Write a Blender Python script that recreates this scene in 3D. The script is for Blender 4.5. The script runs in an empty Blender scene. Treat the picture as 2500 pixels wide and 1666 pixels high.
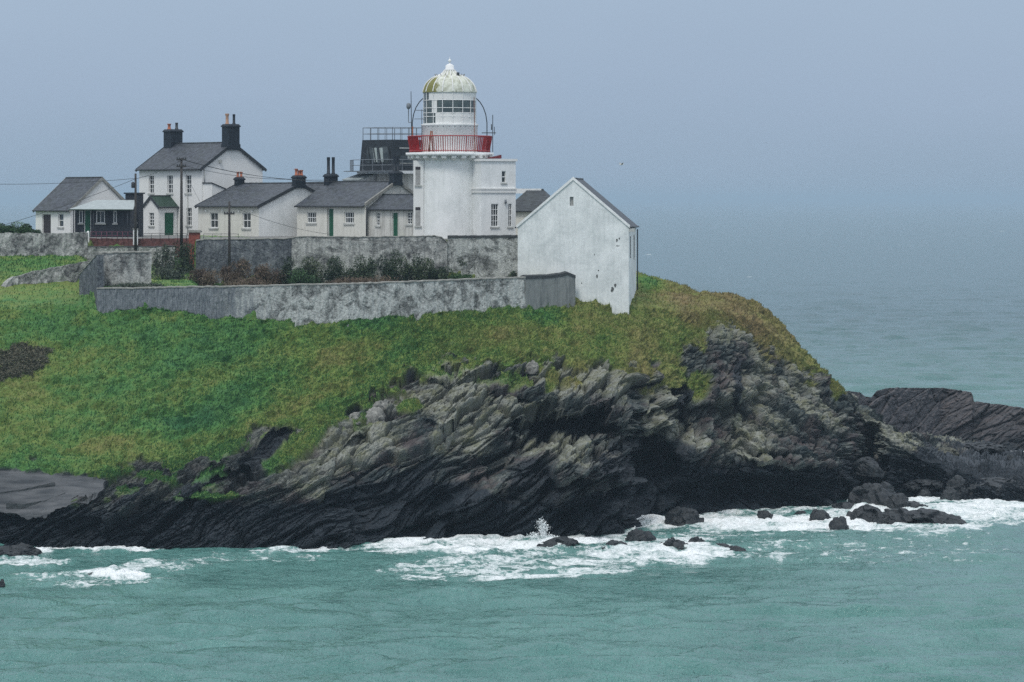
import bpy, bmesh, math, random
import numpy as np
from mathutils import Vector
random.seed(7); rng = np.random.default_rng(11)
R = math.radians; PI = math.pi
# ------------------------------------------------------------------ camera, sky, sun, exposure
F = 8333.0; HZ = 485.0; H = 26.0          # focal length in photo pixels, horizon row, eye height
S = bpy.context.scene; COL = S.collection
cam_d = bpy.data.cameras.new('camera'); cam = bpy.data.objects.new('camera', cam_d); COL.objects.link(cam)
cam.location = (0, 0, H); cam.rotation_euler = (R(90), 0, 0)
cam_d.sensor_width = 36; cam_d.lens = 36*F/2500; cam_d.shift_y = -(833-HZ)/2500
cam_d.clip_start = 1; cam_d.clip_end = 90000
S.camera = cam
W = bpy.data.worlds.new('World'); S.world = W; W.use_nodes = True
SUN_EL, SUN_AZ = 58, 203
def world():
    nt = W.node_tree; N = nt.nodes; L = nt.links; N.clear()
    out = N.new('ShaderNodeOutputWorld'); bg = N.new('ShaderNodeBackground'); L.new(bg.outputs[0], out.inputs[0])
    sky = N.new('ShaderNodeTexSky'); sky.sky_type = 'NISHITA'; sky.sun_disc = False
    sky.sun_elevation = R(SUN_EL); sky.sun_rotation = R(SUN_AZ); sky.dust_density = 4; sky.air_density = 1
    tc = N.new('ShaderNodeTexCoord'); sp = N.new('ShaderNodeSeparateXYZ'); L.new(tc.outputs['Generated'], sp.inputs[0])
    # layered cloud deck: cool grey near the horizon, brighter overhead, with very soft cloud structure
    mp = N.new('ShaderNodeMapping'); mp.inputs['Scale'].default_value = (5, 5, 16); L.new(tc.outputs['Generated'], mp.inputs[0])
    nz = N.new('ShaderNodeTexNoise'); nz.inputs['Scale'].default_value = 1.6; nz.inputs['Detail'].default_value = 4; nz.inputs['Roughness'].default_value = .5
    L.new(mp.outputs[0], nz.inputs['Vector'])
    md = N.new('ShaderNodeMath'); md.operation = 'MULTIPLY_ADD'; L.new(nz.outputs[0], md.inputs[0]); md.inputs[1].default_value = .035; L.new(sp.outputs[2], md.inputs[2])
    sb = N.new('ShaderNodeMath'); sb.operation = 'SUBTRACT'; L.new(md.outputs[0], sb.inputs[0]); sb.inputs[1].default_value = .0175
    cr = N.new('ShaderNodeValToRGB'); L.new(sb.outputs[0], cr.inputs[0]); e = cr.color_ramp.elements
    e[0].position = 0; e[0].color = (.30, .40, .515, 1); e[1].position = 1; e[1].color = (1.15, 1.22, 1.32, 1)
    for p, c in ((.03, (.35, .45, .59)), (.062, (.375, .48, .62)), (.12, (.44, .54, .68)), (.35, (.72, .80, .92))):
        q = e.new(p); q.color = c+(1,)
    sc = N.new('ShaderNodeMixRGB'); sc.blend_type = 'MULTIPLY'; sc.inputs[0].default_value = 1; L.new(sky.outputs[0], sc.inputs[1]); sc.inputs[2].default_value = (.09,)*3+(1,)
    mx = N.new('ShaderNodeMixRGB'); mx.inputs[0].default_value = .94; L.new(sc.outputs[0], mx.inputs[1]); L.new(cr.outputs[0], mx.inputs[2])
    L.new(mx.outputs[0], bg.inputs[0]); bg.inputs[1].default_value = 1.0
world()
sd = bpy.data.lights.new('sun', 'SUN'); sun = bpy.data.objects.new('sun', sd); COL.objects.link(sun)
sd.energy = 1.5; sd.angle = R(14); sd.color = (1, .96, .9)
az = R(SUN_AZ)     # azimuth clockwise from +Y
dv = Vector((math.sin(az)*math.cos(R(SUN_EL)), math.cos(az)*math.cos(R(SUN_EL)), math.sin(R(SUN_EL))))
sun.rotation_euler = dv.to_track_quat('Z', 'Y').to_euler()
S.view_settings.view_transform = 'Standard'; S.view_settings.look = 'None'; S.view_settings.gamma = 1; S.view_settings.exposure = .05
S.cycles.max_bounces = 6; S.cycles.diffuse_bounces = 3; S.cycles.glossy_bounces = 2; S.cycles.volume_bounces = 1
S.cycles.transparent_max_bounces = 8; S.cycles.use_denoising = False

# ------------------------------------------------------------------ helpers
def P(px, py, Y): return Vector(((px-1250)*Y/F, Y, H-(py-HZ)*Y/F))
def Zp(py, Y): return H-(py-HZ)*Y/F
def PYz(z, Y): return HZ+(H-z)*F/Y
def tag(o, label=None, cat=None, group=None, kind=None):
    if label: o['label'] = label
    if cat: o['category'] = cat
    if group: o['group'] = group
    if kind: o['kind'] = kind
    return o
def empty(name, loc, rz=0):
    o = bpy.data.objects.new(name, None); COL.objects.link(o); o.location = loc; o.rotation_euler = (0, 0, rz); o.empty_display_size = .3
    return o
class MB:
    def __init__(s): s.v = []; s.f = []; s.sm = []
    def add(s, vs, fs, smooth=False):
        b = len(s.v); s.v += [tuple(v) for v in vs]; s.f += [tuple(b+i for i in f) for f in fs]; s.sm += [smooth]*len(fs); return s
    def box(s, x0, x1, y0, y1, z0, z1):
        return s.add([(x, y, z) for z in (z0, z1) for y in (y0, y1) for x in (x0, x1)],
                     [(0, 2, 3, 1), (4, 5, 7, 6), (0, 1, 5, 4), (2, 6, 7, 3), (0, 4, 6, 2), (1, 3, 7, 5)])
    def hexa(s, c):   # 8 corners: bottom loop (ccw) then top loop
        return s.add(c, [(3, 2, 1, 0), (4, 5, 6, 7), (0, 1, 5, 4), (1, 2, 6, 5), (2, 3, 7, 6), (3, 0, 4, 7)])
    def bar(s, a, b, r, n=6, r2=None):
        a = Vector(a); b = Vector(b); r2 = r if r2 is None else r2; d = (b-a).normalized()
        u = d.cross(Vector((0, 0, 1)) if abs(d.z) < .9 else Vector((1, 0, 0))).normalized(); w = d.cross(u)
        vs = [a+(u*math.cos(2*PI*i/n)+w*math.sin(2*PI*i/n))*r for i in range(n)]+[b+(u*math.cos(2*PI*i/n)+w*math.sin(2*PI*i/n))*r2 for i in range(n)]
        return s.add(vs, [(i, (i+1) % n, n+(i+1) % n, n+i) for i in range(n)]+[tuple(range(n))[::-1], tuple(range(n, 2*n))], n > 5)
    def tube(s, pts, r, n=5):
        for a, b in zip(pts[:-1], pts[1:]): s.bar(a, b, r, n)
        return s
    def lathe(s, prof, n=48, c=(0, 0), a0=0, a1=2*PI, smooth=True, caps=True):
        full = abs(a1-a0-2*PI) < 1e-6; m = n if full else n+1; vs = []
        for r, z in prof:
            for i in range(m):
                t = a0+(a1-a0)*i/n; vs.append((c[0]+r*math.cos(t), c[1]+r*math.sin(t), z))
        fs = []
        for j in range(len(prof)-1):
            for i in range(n):
                k = (i+1) % m; fs.append((j*m+i, j*m+k, (j+1)*m+k, (j+1)*m+i))
        s.add(vs, fs, smooth)
        if caps and full:
            s.add([vs[i] for i in range(m)], [tuple(range(m))[::-1]]); s.add(vs[-m:], [tuple(range(m))])
        return s
    def build(s, name, mat, parent=None):
        me = bpy.data.meshes.new(name); me.from_pydata(s.v, [], s.f); me.polygons.foreach_set('use_smooth', s.sm); me.update()
        bm = bmesh.new(); bm.from_mesh(me); bmesh.ops.recalc_face_normals(bm, faces=bm.faces); bm.to_mesh(me); bm.free()
        me.materials.append(mat); o = bpy.data.objects.new(name, me); COL.objects.link(o)
        if parent: o.parent = parent
        return o
def np_mesh(name, v, quads, mat, smooth=True, attrs={}):
    me = bpy.data.meshes.new(name); nv = len(v); k = quads.shape[1]; nf = len(quads)
    me.vertices.add(nv); me.vertices.foreach_set('co', np.ascontiguousarray(v, dtype=np.float32).ravel())
    me.loops.add(nf*k); me.loops.foreach_set('vertex_index', np.ascontiguousarray(quads, dtype=np.int32).ravel())
    me.polygons.add(nf); me.polygons.foreach_set('loop_start', np.arange(0, nf*k, k, dtype=np.int32))
    me.polygons.foreach_set('use_smooth', np.full(nf, smooth))
    me.update(calc_edges=True)
    for n, a in attrs.items():
        at = me.attributes.new(n, 'FLOAT', 'POINT'); at.data.foreach_set('value', np.ascontiguousarray(a, dtype=np.float32).ravel())
    me.materials.append(mat); o = bpy.data.objects.new(name, me); COL.objects.link(o); return o
def grid_quads(nr, nc):
    i = np.arange(nr-1)[:, None]*nc+np.arange(nc-1)[None, :]
    return np.stack([i, i+1, i+nc+1, i+nc], -1).reshape(-1, 4)

# ---- numpy noise
def h3(ix, iy, iz, seed):
    with np.errstate(over='ignore'):
        h = (ix.astype(np.uint32)*np.uint32(374761393)) ^ (iy.astype(np.uint32)*np.uint32(668265263)) ^ (iz.astype(np.uint32)*np.uint32(2147483647-1640531)) ^ np.uint32((seed*2246822519) & 0xffffffff)
        h = (h ^ (h >> np.uint32(13)))*np.uint32(1274126177); h = (h ^ (h >> np.uint32(15)))*np.uint32(2246822519); h = h ^ (h >> np.uint32(16))
    return h.astype(np.float32)/np.float32(4294967296.0)
def vnoise(x, y, z, seed=0):
    fx, fy, fz = np.floor(x), np.floor(y), np.floor(z); tx, ty, tz = x-fx, y-fy, z-fz
    ix, iy, iz = fx.astype(np.int64), fy.astype(np.int64), fz.astype(np.int64)
    s = lambda t: t*t*t*(t*(t*6-15)+10); tx, ty, tz = s(tx), s(ty), s(tz); r = 0
    for dx in (0, 1):
        for dy in (0, 1):
            for dz in (0, 1):
                r = r+h3(ix+dx, iy+dy, iz+dz, seed)*(tx if dx else 1-tx)*(ty if dy else 1-ty)*(tz if dz else 1-tz)
    return r*2-1
def fbm(x, y, z, seed=0, o=4, g=.5):
    r = 0; a = 1; n = 0
    for k in range(o):
        r = r+a*vnoise(x*2**k+k*17.3, y*2**k-k*9.1, z*2**k+k*3.7, seed+k); n += a; a *= g
    return r/n
def worley(x, y, z, seed=0):
    """nearest-cell noise: returns F1, F2, three random numbers of the cell and the offset to its centre"""
    fx, fy, fz = np.floor(x).astype(np.int64), np.floor(y).astype(np.int64), np.floor(z).astype(np.int64)
    d1 = np.full(x.shape, 99., np.float32); d2 = d1.copy(); ids = [np.zeros(x.shape, np.float32) for _ in range(3)]; off = [np.zeros(x.shape, np.float32) for _ in range(3)]
    for dx in (-1, 0, 1):
        for dy in (-1, 0, 1):
            for dz in (-1, 0, 1):
                cx, cy, cz = fx+dx, fy+dy, fz+dz
                a, b, c = h3(cx, cy, cz, seed), h3(cx, cy, cz, seed+101), h3(cx, cy, cz, seed+202)
                ox, oy, oz = x-(cx+a), y-(cy+b), z-(cz+c); d = (ox*ox+oy*oy+oz*oz).astype(np.float32)
                m = d < d1; d2 = np.where(m, d1, np.minimum(d2, d)); d1 = np.where(m, d, d1)
                for q, w in enumerate((a, b, c)): ids[q] = np.where(m, (w*7.31+q*.37) % 1, ids[q])
                for q, w in enumerate((ox, oy, oz)): off[q] = np.where(m, w, off[q])
    return np.sqrt(d1), np.sqrt(d2), ids, off
def sstep(a, b, x):
    t = np.clip((x-a)/(b-a), 0, 1); return t*t*(3-2*t)

# ------------------------------------------------------------------ materials
class NT:
    def __init__(s, name):
        s.m = bpy.data.materials.new(name); s.m.use_nodes = True; s.nt = s.m.node_tree; s.N = s.nt.nodes; s.L = s.nt.links
        s.b = s.N['Principled BSDF']; s.b.inputs['Specular IOR Level'].default_value = .3
    def set(s, i, v):
        if isinstance(v, bpy.types.NodeSocket): s.L.new(v, i)
        else: i.default_value = v if not isinstance(v, (tuple, list)) or len(v) != 3 or i.type != 'RGBA' else tuple(v)+(1,)
    def n(s, t, ins={}, **kw):
        o = s.N.new(t)
        for k, v in kw.items(): setattr(o, k, v)
        for k, v in ins.items(): s.set(o.inputs[k], v)
        return o
    def co(s, kind='Object', scale=(1, 1, 1), rot=(0, 0, 0)):
        t = s.n('ShaderNodeTexCoord'); return s.n('ShaderNodeMapping', {0: t.outputs[kind], 'Scale': scale, 'Rotation': rot}).outputs[0]
    def noise(s, vec, sc, det=4, rough=.55, dist=0): return s.n('ShaderNodeTexNoise', {'Vector': vec, 'Scale': sc, 'Detail': det, 'Roughness': rough, 'Distortion': dist}).outputs[0]
    def ramp(s, fac, *st):
        r = s.n('ShaderNodeValToRGB', {0: fac}); e = r.color_ramp.elements
        g = lambda c: (c,)*3+(1,) if not isinstance(c, tuple) else c+(1,)
        e[0].position, e[0].color = st[0][0], g(st[0][1]); e[1].position, e[1].color = st[-1][0], g(st[-1][1])
        for p, c in st[1:-1]: q = e.new(p); q.color = g(c)
        return r.outputs[0]
    def mix(s, f, a, b, mode='MIX'): return s.n('ShaderNodeMixRGB', {0: f, 1: a, 2: b}, blend_type=mode).outputs[0]
    def math(s, op, a, b=0, c=0): return s.n('ShaderNodeMath', {0: a, 1: b, 2: c}, operation=op).outputs[0]
    def attr(s, n): return s.n('ShaderNodeAttribute', attribute_name=n).outputs['Fac']
    def bump(s, h, st=.5, dist=.05, nrm=None):
        d = {'Height': h, 'Strength': st, 'Distance': dist}
        if nrm is not None: d['Normal'] = nrm
        return s.n('ShaderNodeBump', d).outputs[0]
    def done(s, col, rough=.8, nrm=None, **kw):
        s.set(s.b.inputs['Base Color'], col); s.set(s.b.inputs['Roughness'], rough)
        if nrm is not None: s.set(s.b.inputs['Normal'], nrm)
        for k, v in kw.items(): s.set(s.b.inputs[k], v)
        return s.m
def m_plain(name, col, rough=.6, var=.15, sc=3):
    t = NT(name); n = t.noise(t.co(), sc, 5); c = t.mix(t.ramp(n, (.3, 0.), (.7, 1.)), tuple(c*(1-var) for c in col), tuple(min(1, c*(1+var)) for c in col))
    return t.done(c, rough)
def m_render(name, base, grime, amt=.5, streak=.5):
    """limewashed wall: mottled weathering, vertical run-off streaks, damp foot, hairline roughness"""
    t = NT(name); o = t.co()
    big = t.ramp(t.noise(o, .55, 5, .6, .6), (.35, 0.), (.72, 1.))
    fine = t.ramp(t.noise(o, 5, 5, .65), (.38, 0.), (.75, 1.))
    st = t.ramp(t.noise(t.co(scale=(3.2, 3.2, .22)), 1.3, 4, .6), (.45, 0.), (.72, 1.))
    f = t.math('MULTIPLY', t.math('ADD', t.math('MULTIPLY', big, .55), t.math('ADD', t.math('MULTIPLY', fine, .35), t.math('MULTIPLY', st, streak))), amt)
    c = t.mix(f, base, grime)
    sp = t.ramp(t.noise(o, 9, 3, .5), (.70, 0.), (.78, 1.)); c = t.mix(t.math('MULTIPLY', sp, .35*amt), c, tuple(g*.45 for g in grime))
    return t.done(c, .85, t.bump(t.noise(o, 14, 4), .35, .02))
def m_slate(name, col, moss=.3):
    t = NT(name); b = t.n('ShaderNodeTexBrick', {'Vector': t.co(scale=(1, 1, 1)), 'Scale': 1, 'Color1': tuple(c*.6 for c in col), 'Color2': tuple(c*1.45 for c in col), 'Mortar': tuple(c*.45 for c in col), 'Mortar Size': .012, 'Brick Width': .34, 'Row Height': .2})
    n = t.ramp(t.noise(t.co(), .8, 5, .6, .8), (.4, 0.), (.7, 1.)); c = t.mix(t.math('MULTIPLY', n, moss), b.outputs[0], (.05, .06, .045))
    s2 = t.ramp(t.noise(t.co(scale=(1, 1, 3)), 3, 4), (.35, .85), (.7, 1.15)); c = t.mix(1, c, s2, 'MULTIPLY')
    return t.done(c, .55, t.bump(b.outputs[1], -.4, .02))
def m_stone(name, dark, mid, pale, lo=.42, hi=.58, streak=.5, reveal=.5, fade=None):
    """rubble wall under failing render: pale render islands, dark stones where it has fallen, damp streaks"""
    t = NT(name); o = t.co()
    v = t.n('ShaderNodeTexVoronoi', {'Vector': t.n('ShaderNodeMixRGB', {0: .12, 1: o, 2: t.n('ShaderNodeTexNoise', {'Vector': o, 'Scale': 3}).outputs[1]}).outputs[0], 'Scale': 3.3}, feature='F1')
    stone = t.mix(t.ramp(v.outputs['Color'], (0., 0.), (1., 1.)), dark, mid)
    e = t.n('ShaderNodeTexVoronoi', {'Vector': o, 'Scale': 3.3}, feature='DISTANCE_TO_EDGE'); stone = t.mix(t.ramp(e.outputs[0], (0., 0.), (.10, 1.)), tuple(c*.35 for c in dark), stone)
    ren = t.mix(t.ramp(t.noise(o, 6, 5, .7), (.35, 0.), (.68, 1.)), mid, pale)
    isl = t.ramp(t.noise(o, .75, 6, .68, .5), (lo, 0.), (hi, 1.))
    c = t.mix(isl, stone, ren)
    st = t.ramp(t.noise(t.co(scale=(3.5, 3.5, .25)), 1.4, 5, .65), (.42, 0.), (.66, 1.)); c = t.mix(t.math('MULTIPLY', st, streak), c, tuple(d*.8 for d in dark))
    sp = t.ramp(t.noise(o, 4.5, 3, .5), (.62, 0.), (.70, 1.)); c = t.mix(t.math('MULTIPLY', sp, reveal), c, tuple(d*.5 for d in dark))
    if fade:   # older dark render over the first metres of the wall, wearing through raggedly
        x = t.n('ShaderNodeSeparateXYZ', {0: t.n('ShaderNodeTexCoord').outputs['Object']}).outputs[0]
        k = t.ramp(t.math('ADD', t.math('MULTIPLY', x, 1/30), t.math('MULTIPLY_ADD', st, .10, t.math('MULTIPLY', t.noise(o, 1.6, 6, .7), -.26))), (fade[0], 1.), (fade[1], 0.))
        dk = t.mix(t.ramp(t.noise(t.co(scale=(5, 5, .8)), 2, 6, .7), (.35, 0.), (.68, 1.)), (.075, .088, .105), (.25, .27, .285)); c = t.mix(k, c, dk)
    h = t.math('ADD', t.math('MULTIPLY', isl, .5), t.noise(o, 7, 5, .7))
    return t.done(c, .9, t.bump(h, .8, .08))
M = {}
M['white'] = m_render('white_limewash', (.82, .83, .82), (.40, .43, .42), .6, .30)
M['white_clean'] = m_render('white_paint', (.74, .74, .72), (.50, .51, .50), .35, .35)
M['store'] = m_render('weathered_white_render', (.82, .84, .83), (.36, .40, .40), .85, .22)
M['cream'] = m_render('cream_render', (.70, .69, .63), (.40, .39, .34), .5, .6)
M['cream_dirty'] = m_render('stained_cream_render', (.66, .655, .61), (.28, .275, .25), .7, .9)
M['grey_render'] = m_render('grey_cement', (.27, .28, .27), (.13, .14, .14), .8, .8)
M['slate'] = m_slate('slate', (.050, .057, .070)); M['slate_dark'] = m_slate('dark_slate', (.04, .046, .052))
M['slate_pale'] = m_plain('pale_sheet_roof', (.30, .34, .34), .5); M['green_roof'] = m_plain('green_roof', (.025, .05, .035), .6)
M['wall_dark'] = m_stone('dark_weathered_wall', (.07, .08, .095), (.17, .185, .20), (.33, .35, .36), .5, .68, .6)
M['wall_mid'] = m_stone('weathered_wall', (.075, .078, .08), (.26, .265, .255), (.60, .61, .58), .41, .55, .35, .45)
M['wall_pale'] = m_stone('pale_patchy_wall', (.10, .105, .10), (.27, .28, .27), (.62, .64, .61), .43, .54, .2, .65)
M['wall_long'] = m_stone('long_wall_render', (.10, .105, .10), (.29, .30, .29), (.66, .68, .65), .42, .53, .2, .6, (.23, .40))
M['coping'] = m_plain('coping_concrete', (.24, .24, .22), .9, .3); M['dark_coping'] = m_plain('dark_tarred_coping', (.045, .05, .052), .7, .25)
M['brick'] = m_plain('red_brick', (.20, .06, .045), .85, .35, 6); M['red_soil'] = m_plain('red_sandstone_kerb', (.13, .06, .055), .9, .35)
M['black'] = m_plain('black_tar_paint', (.012, .018, .026), .55, .3); M['tower_black'] = m_plain('black_cladding', (.022, .027, .032), .5, .3, 1.2)
M['green'] = m_plain('green_door_paint', (.010, .085, .045), .45, .15); M['dark_door'] = m_plain('dark_boards', (.035, .03, .035), .6)
M['red'] = m_plain('red_rail_paint', (.30, .018, .02), .45, .2); M['maroon'] = m_plain('maroon_paint', (.10, .012, .016), .5, .25); M['rust'] = m_plain('rusty_iron', (.20, .075, .04), .8, .4, 8)
M['frame'] = m_plain('white_joinery', (.72, .73, .72), .5, .08); M['sill'] = m_plain('stone_sill', (.40, .41, .39), .85, .25)
M['metal'] = m_plain('galvanised_metal', (.16, .18, .20), .5, .2); M['dark_metal'] = m_plain('dark_iron', (.03, .035, .04), .5, .25)
M['terracotta'] = m_plain('terracotta', (.34, .12, .07), .8, .3, 6); M['buff'] = m_plain('buff_clay', (.36, .22, .15), .8, .3, 6)
M['timber'] = m_plain('dark_timber_boards', (.022, .027, .036), .65, .35, 2); M['pole'] = m_plain('creosoted_pole', (.045, .042, .040), .85, .3, 4)
M['purple'] = m_plain('plum_painted_rail', (.15, .045, .075), .5, .2); M['blind'] = m_plain('blanked_window_board', (.30, .30, .29), .8, .2)
t = NT('window_glass'); M['glass'] = t.done(t.mix(t.ramp(t.noise(t.co(), .9, 2), (.4, 0.), (.6, 1.)), (.018, .024, .026), (.06, .07, .07)), .06, **{'Specular IOR Level': .6})
t = NT('lantern_glass'); M['lglass'] = t.done(t.mix(t.ramp(t.noise(t.co(), 1.2, 2), (.35, 0.), (.65, 1.)), (.045, .065, .068), (.10, .125, .12)), .12, **{'Specular IOR Level': .6})
t = NT('dome_paint'); o = t.co()
c = t.mix(t.ramp(t.noise(o, 1.6, 6, .68, .6), (.40, 0.), (.66, 1.)), (.60, .62, .54), (.27, .28, .20))
x = t.n('ShaderNodeSeparateXYZ', {0: t.n('ShaderNodeTexCoord').outputs['Object']}).outputs[0]
gm = t.math('MULTIPLY', t.ramp(t.math('ADD', t.math('MULTIPLY', x, -.45), t.math('MULTIPLY', t.noise(o, 1.7, 5, .6), .9)), (.88, 0.), (1.12, 1.)), .95)
M['dome'] = t.done(t.mix(gm, c, (.16, .155, .03)), .7, t.bump(t.noise(o, 9, 4), .3, .02))
def m_leaf(name, a, b, c):
    t = NT(name); r = t.attr('rnd'); col = t.ramp(r, (0., a), (.5, b), (1., c)); return t.done(col, .7)
M['leaf_dark'] = m_leaf('dark_evergreen_leaf', (.020, .036, .024), (.038, .060, .034), (.075, .10, .05))
M['leaf_brown'] = m_leaf('brown_scrub_twig', (.06, .045, .036), (.10, .072, .052), (.16, .125, .085))
M['leaf_grey'] = m_leaf('grey_green_leaf', (.035, .05, .042), (.06, .08, .06), (.10, .12, .08))
M['leaf_green'] = m_leaf('hedge_leaf', (.018, .045, .018), (.035, .08, .03), (.07, .13, .05))
M['heather'] = m_leaf('heather_twig', (.05, .06, .042), (.09, .09, .06), (.13, .12, .08))

# ------------------------------------------------------------------ headland terrain
ip = lambda x, t, k=1: np.interp(x, [r[0] for r in t], [r[k] for r in t])
Wt = [(-300, 1338), (0, 1338), (200, 1343), (400, 1346), (600, 1347), (800, 1345), (900, 1335), (1000, 1329), (1200, 1322), (1400, 1317), (1480, 1312), (1548, 1304), (1560, 1276), (1650, 1268), (1720, 1264), (1790, 1258), (1850, 1260), (1950, 1252), (2000, 1247), (2060, 1240), (2085, 1215), (2140, 1205), (2165, 1228), (2230, 1224), (2300, 1226), (2400, 1232), (2900, 1236)]
Mt = [(-300, 1240, 1.2), (0, 1240, 1.2), (200, 1225, 1.5), (300, 1215, 2.5), (400, 1215, 3), (600, 1205, 3.2), (700, 1180, 3.5), (800, 1155, 3.8), (900, 1130, 4), (1000, 1105, 4.2), (1100, 1075, 4.6), (1200, 1060, 5), (1300, 1100, 4.5), (1400, 1110, 4), (1548, 1120, 3.5), (1562, 1135, 1.5), (1700, 1130, 1.5), (1850, 1130, 1.6), (2000, 1135, 1.6), (2075, 1140, 1.8), (2090, 1160, 3), (2200, 1190, 2), (2300, 1195, 2), (2900, 1200, 2)]
Gt = [(-300, 1158, 256.5), (0, 1158, 256.5), (225, 1168, 257), (300, 1140, 259), (450, 1125, 260.5), (620, 1065, 263.5), (800, 1040, 266), (880, 990, 268.5), (1000, 905, 273), (1100, 880, 275), (1250, 900, 275), (1400, 915, 277), (1548, 905, 280), (1640, 915, 283), (1665, 865, 287), (1745, 805, 292), (1800, 815, 294.5), (1850, 850, 296.5), (1950, 917, 298.5), (2010, 960, 299.5), (2060, 985, 299), (2120, 1040, 297.5), (2200, 1090, 296.5), (2300, 1150, 296), (2450, 1172, 295.5), (2900, 1176, 296)]
Tt = [(-300, 757, 280), (0, 757, 280), (193, 757, 279.5), (240, 762, 277), (430, 764, 276), (620, 787, 275), (850, 787, 276.5), (1050, 772, 279.5), (1270, 748, 284), (1400, 742, 288.5), (1548, 752, 290), (1650, 762, 292.5), (1745, 768, 297), (1850, 790, 301), (1950, 880, 302), (2020, 925, 302.3), (2060, 970, 301), (2120, 1020, 301), (2200, 1072, 302), (2300, 1130, 306), (2450, 1145, 307), (2900, 1150, 308)]
# after the slope: (px, depth, height) of the garden terrace, the foot and head of the bank or wall behind it, then the back of the plateau
T2 = [(-300, 288, 18.9), (190, 288, 18.9), (240, 277.6, 18.5), (620, 275.6, 18.5), (1270, 284.6, 18.7), (1400, 289.6, 18.3), (1548, 298, 17.7), (1650, 301, 17.3), (1750, 302, 16.8), (1850, 304, 15.8), (1950, 303.5, 12.4), (2020, 303.2, 10.3), (2060, 301.8, 8.8), (2120, 302.8, 6.9), (2200, 304, 4.9), (2300, 320, 2.4), (2450, 325, 1.6), (2900, 325, 1.6)]
C1 = [(-300, 295.3, 21.1), (200, 295.3, 21.0), (225, 297, 20.4), (470, 297, 20.3), (480, 290.7, 18.6), (1270, 290.7, 18.7), (1400, 303, 18.5), (1548, 312, 19.25), (1650, 309.5, 18.0), (1700, 309, 17.4), (1800, 308, 17.0), (1850, 307, 16.4), (1900, 306, 15.0), (1950, 305.5, 12.3), (2020, 304.5, 9.6), (2060, 302.8, 8.2), (2120, 304, 7.2), (2200, 306, 5.05), (2300, 335, 2.2), (2420, 340, 1.4), (2450, 341, -.3), (2520, 341, -.3), (2600, 341, 1.2), (2900, 341, 1.2)]
C2 = [(-300, 296, 22.2), (200, 296, 22.3), (225, 297.9, 22.25), (470, 297.9, 22.25), (480, 291.3, 22.35), (1400, 291.3, 22.35), (1440, 306, 19.6), (1548, 320, 18.2), (1850, 314, 14.5), (2020, 311, 9), (2120, 309, 5.5), (2200, 312, 4), (2300, 345, 1.6), (2450, 349, -1), (2900, 349, -.5)]
E1 = [(-300, 352, 22.4), (1000, 350, 22.3), (1400, 345, 21), (1548, 335, 15), (1850, 326, 9), (2120, 322, 2.5), (2300, 355, .5), (2900, 356, -1)]
E2 = [(-300, 372, -4), (1400, 364, -4), (1848, 350, -4), (2300, 370, -4), (2900, 370, -4)]
colpx = np.concatenate([np.linspace(-300, -10, 60), np.arange(-8, 2520, 1.85), np.linspace(2525, 2900, 70)])
nc = len(colpx)
Yw = H*F/(ip(colpx, Wt)-HZ)
nodes = [(Yw-4, np.full(nc, -5.)), (Yw, np.full(nc, -.05))]
ym = Yw+ip(colpx, Mt, 2); nodes.append((ym, H-(ip(colpx, Mt)-HZ)*ym/F))
yg = np.maximum(ip(colpx, Gt, 2), ym+.6); nodes.append((yg, H-(ip(colpx, Gt)-HZ)*yg/F))
yt = ip(colpx, Tt, 2)+.28*((colpx > 236) & (colpx < 1400)); nodes.append((yt, H-(ip(colpx, Tt)-HZ)*yt/F))
for t_ in (T2, C1, C2, E1, E2): nodes.append((ip(colpx, t_, 1), ip(colpx, t_, 2)))
segs = [6, 125, 195, 135, 14, 40, 10, 60, 12]
rows = []
for k, n_ in enumerate(segs):
    (y0, z0), (y1, z1) = nodes[k], nodes[k+1]
    for j in range(n_): t_ = j/n_; rows.append((y0+(y1-y0)*t_, z0+(z1-z0)*t_, k+t_))
rows.append((nodes[-1][0], nodes[-1][1], len(segs)))
TY = np.array([r[0] for r in rows]); TZ = np.array([r[1] for r in rows]); TK = np.array([r[2] for r in rows])[:, None]+0*TY
nr = len(rows)
# round the profile a little so that the segments do not read as planes
def smooth_rows(A, lo, hi, it):
    for _ in range(it): A[lo:hi] = (A[lo-1:hi-1]+A[lo:hi]*2+A[lo+1:hi+1])/4
    return A
def smooth_cols(A, it):
    for _ in range(it): A[:, 1:-1] = (A[:, :-2]+A[:, 1:-1]*2+A[:, 2:])/4
    return A
g0 = segs[0]+segs[1]; g1 = g0+segs[2]+segs[3]
TY = smooth_rows(TY, g0-10, g1-3, 60); TZ = smooth_rows(TZ, g0-10, g1-3, 60)
TY = smooth_cols(TY, 12); TZ = smooth_cols(TZ, 12)
TX = (colpx[None, :]-1250)*TY/F
PX = colpx[None, :]+0*TY; PYy = HZ+(H-TZ)*F/TY
# base normal
def normals(X, Y, Z):
    A = np.stack([X, Y, Z], -1); du = np.gradient(A, axis=1); dv_ = np.gradient(A, axis=0); n = np.cross(du, dv_); return n/np.maximum(np.linalg.norm(n, axis=-1, keepdims=True), 1e-9)
NB = normals(TX, TY, TZ); NB[NB[..., 2] < -.2] *= -1
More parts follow.
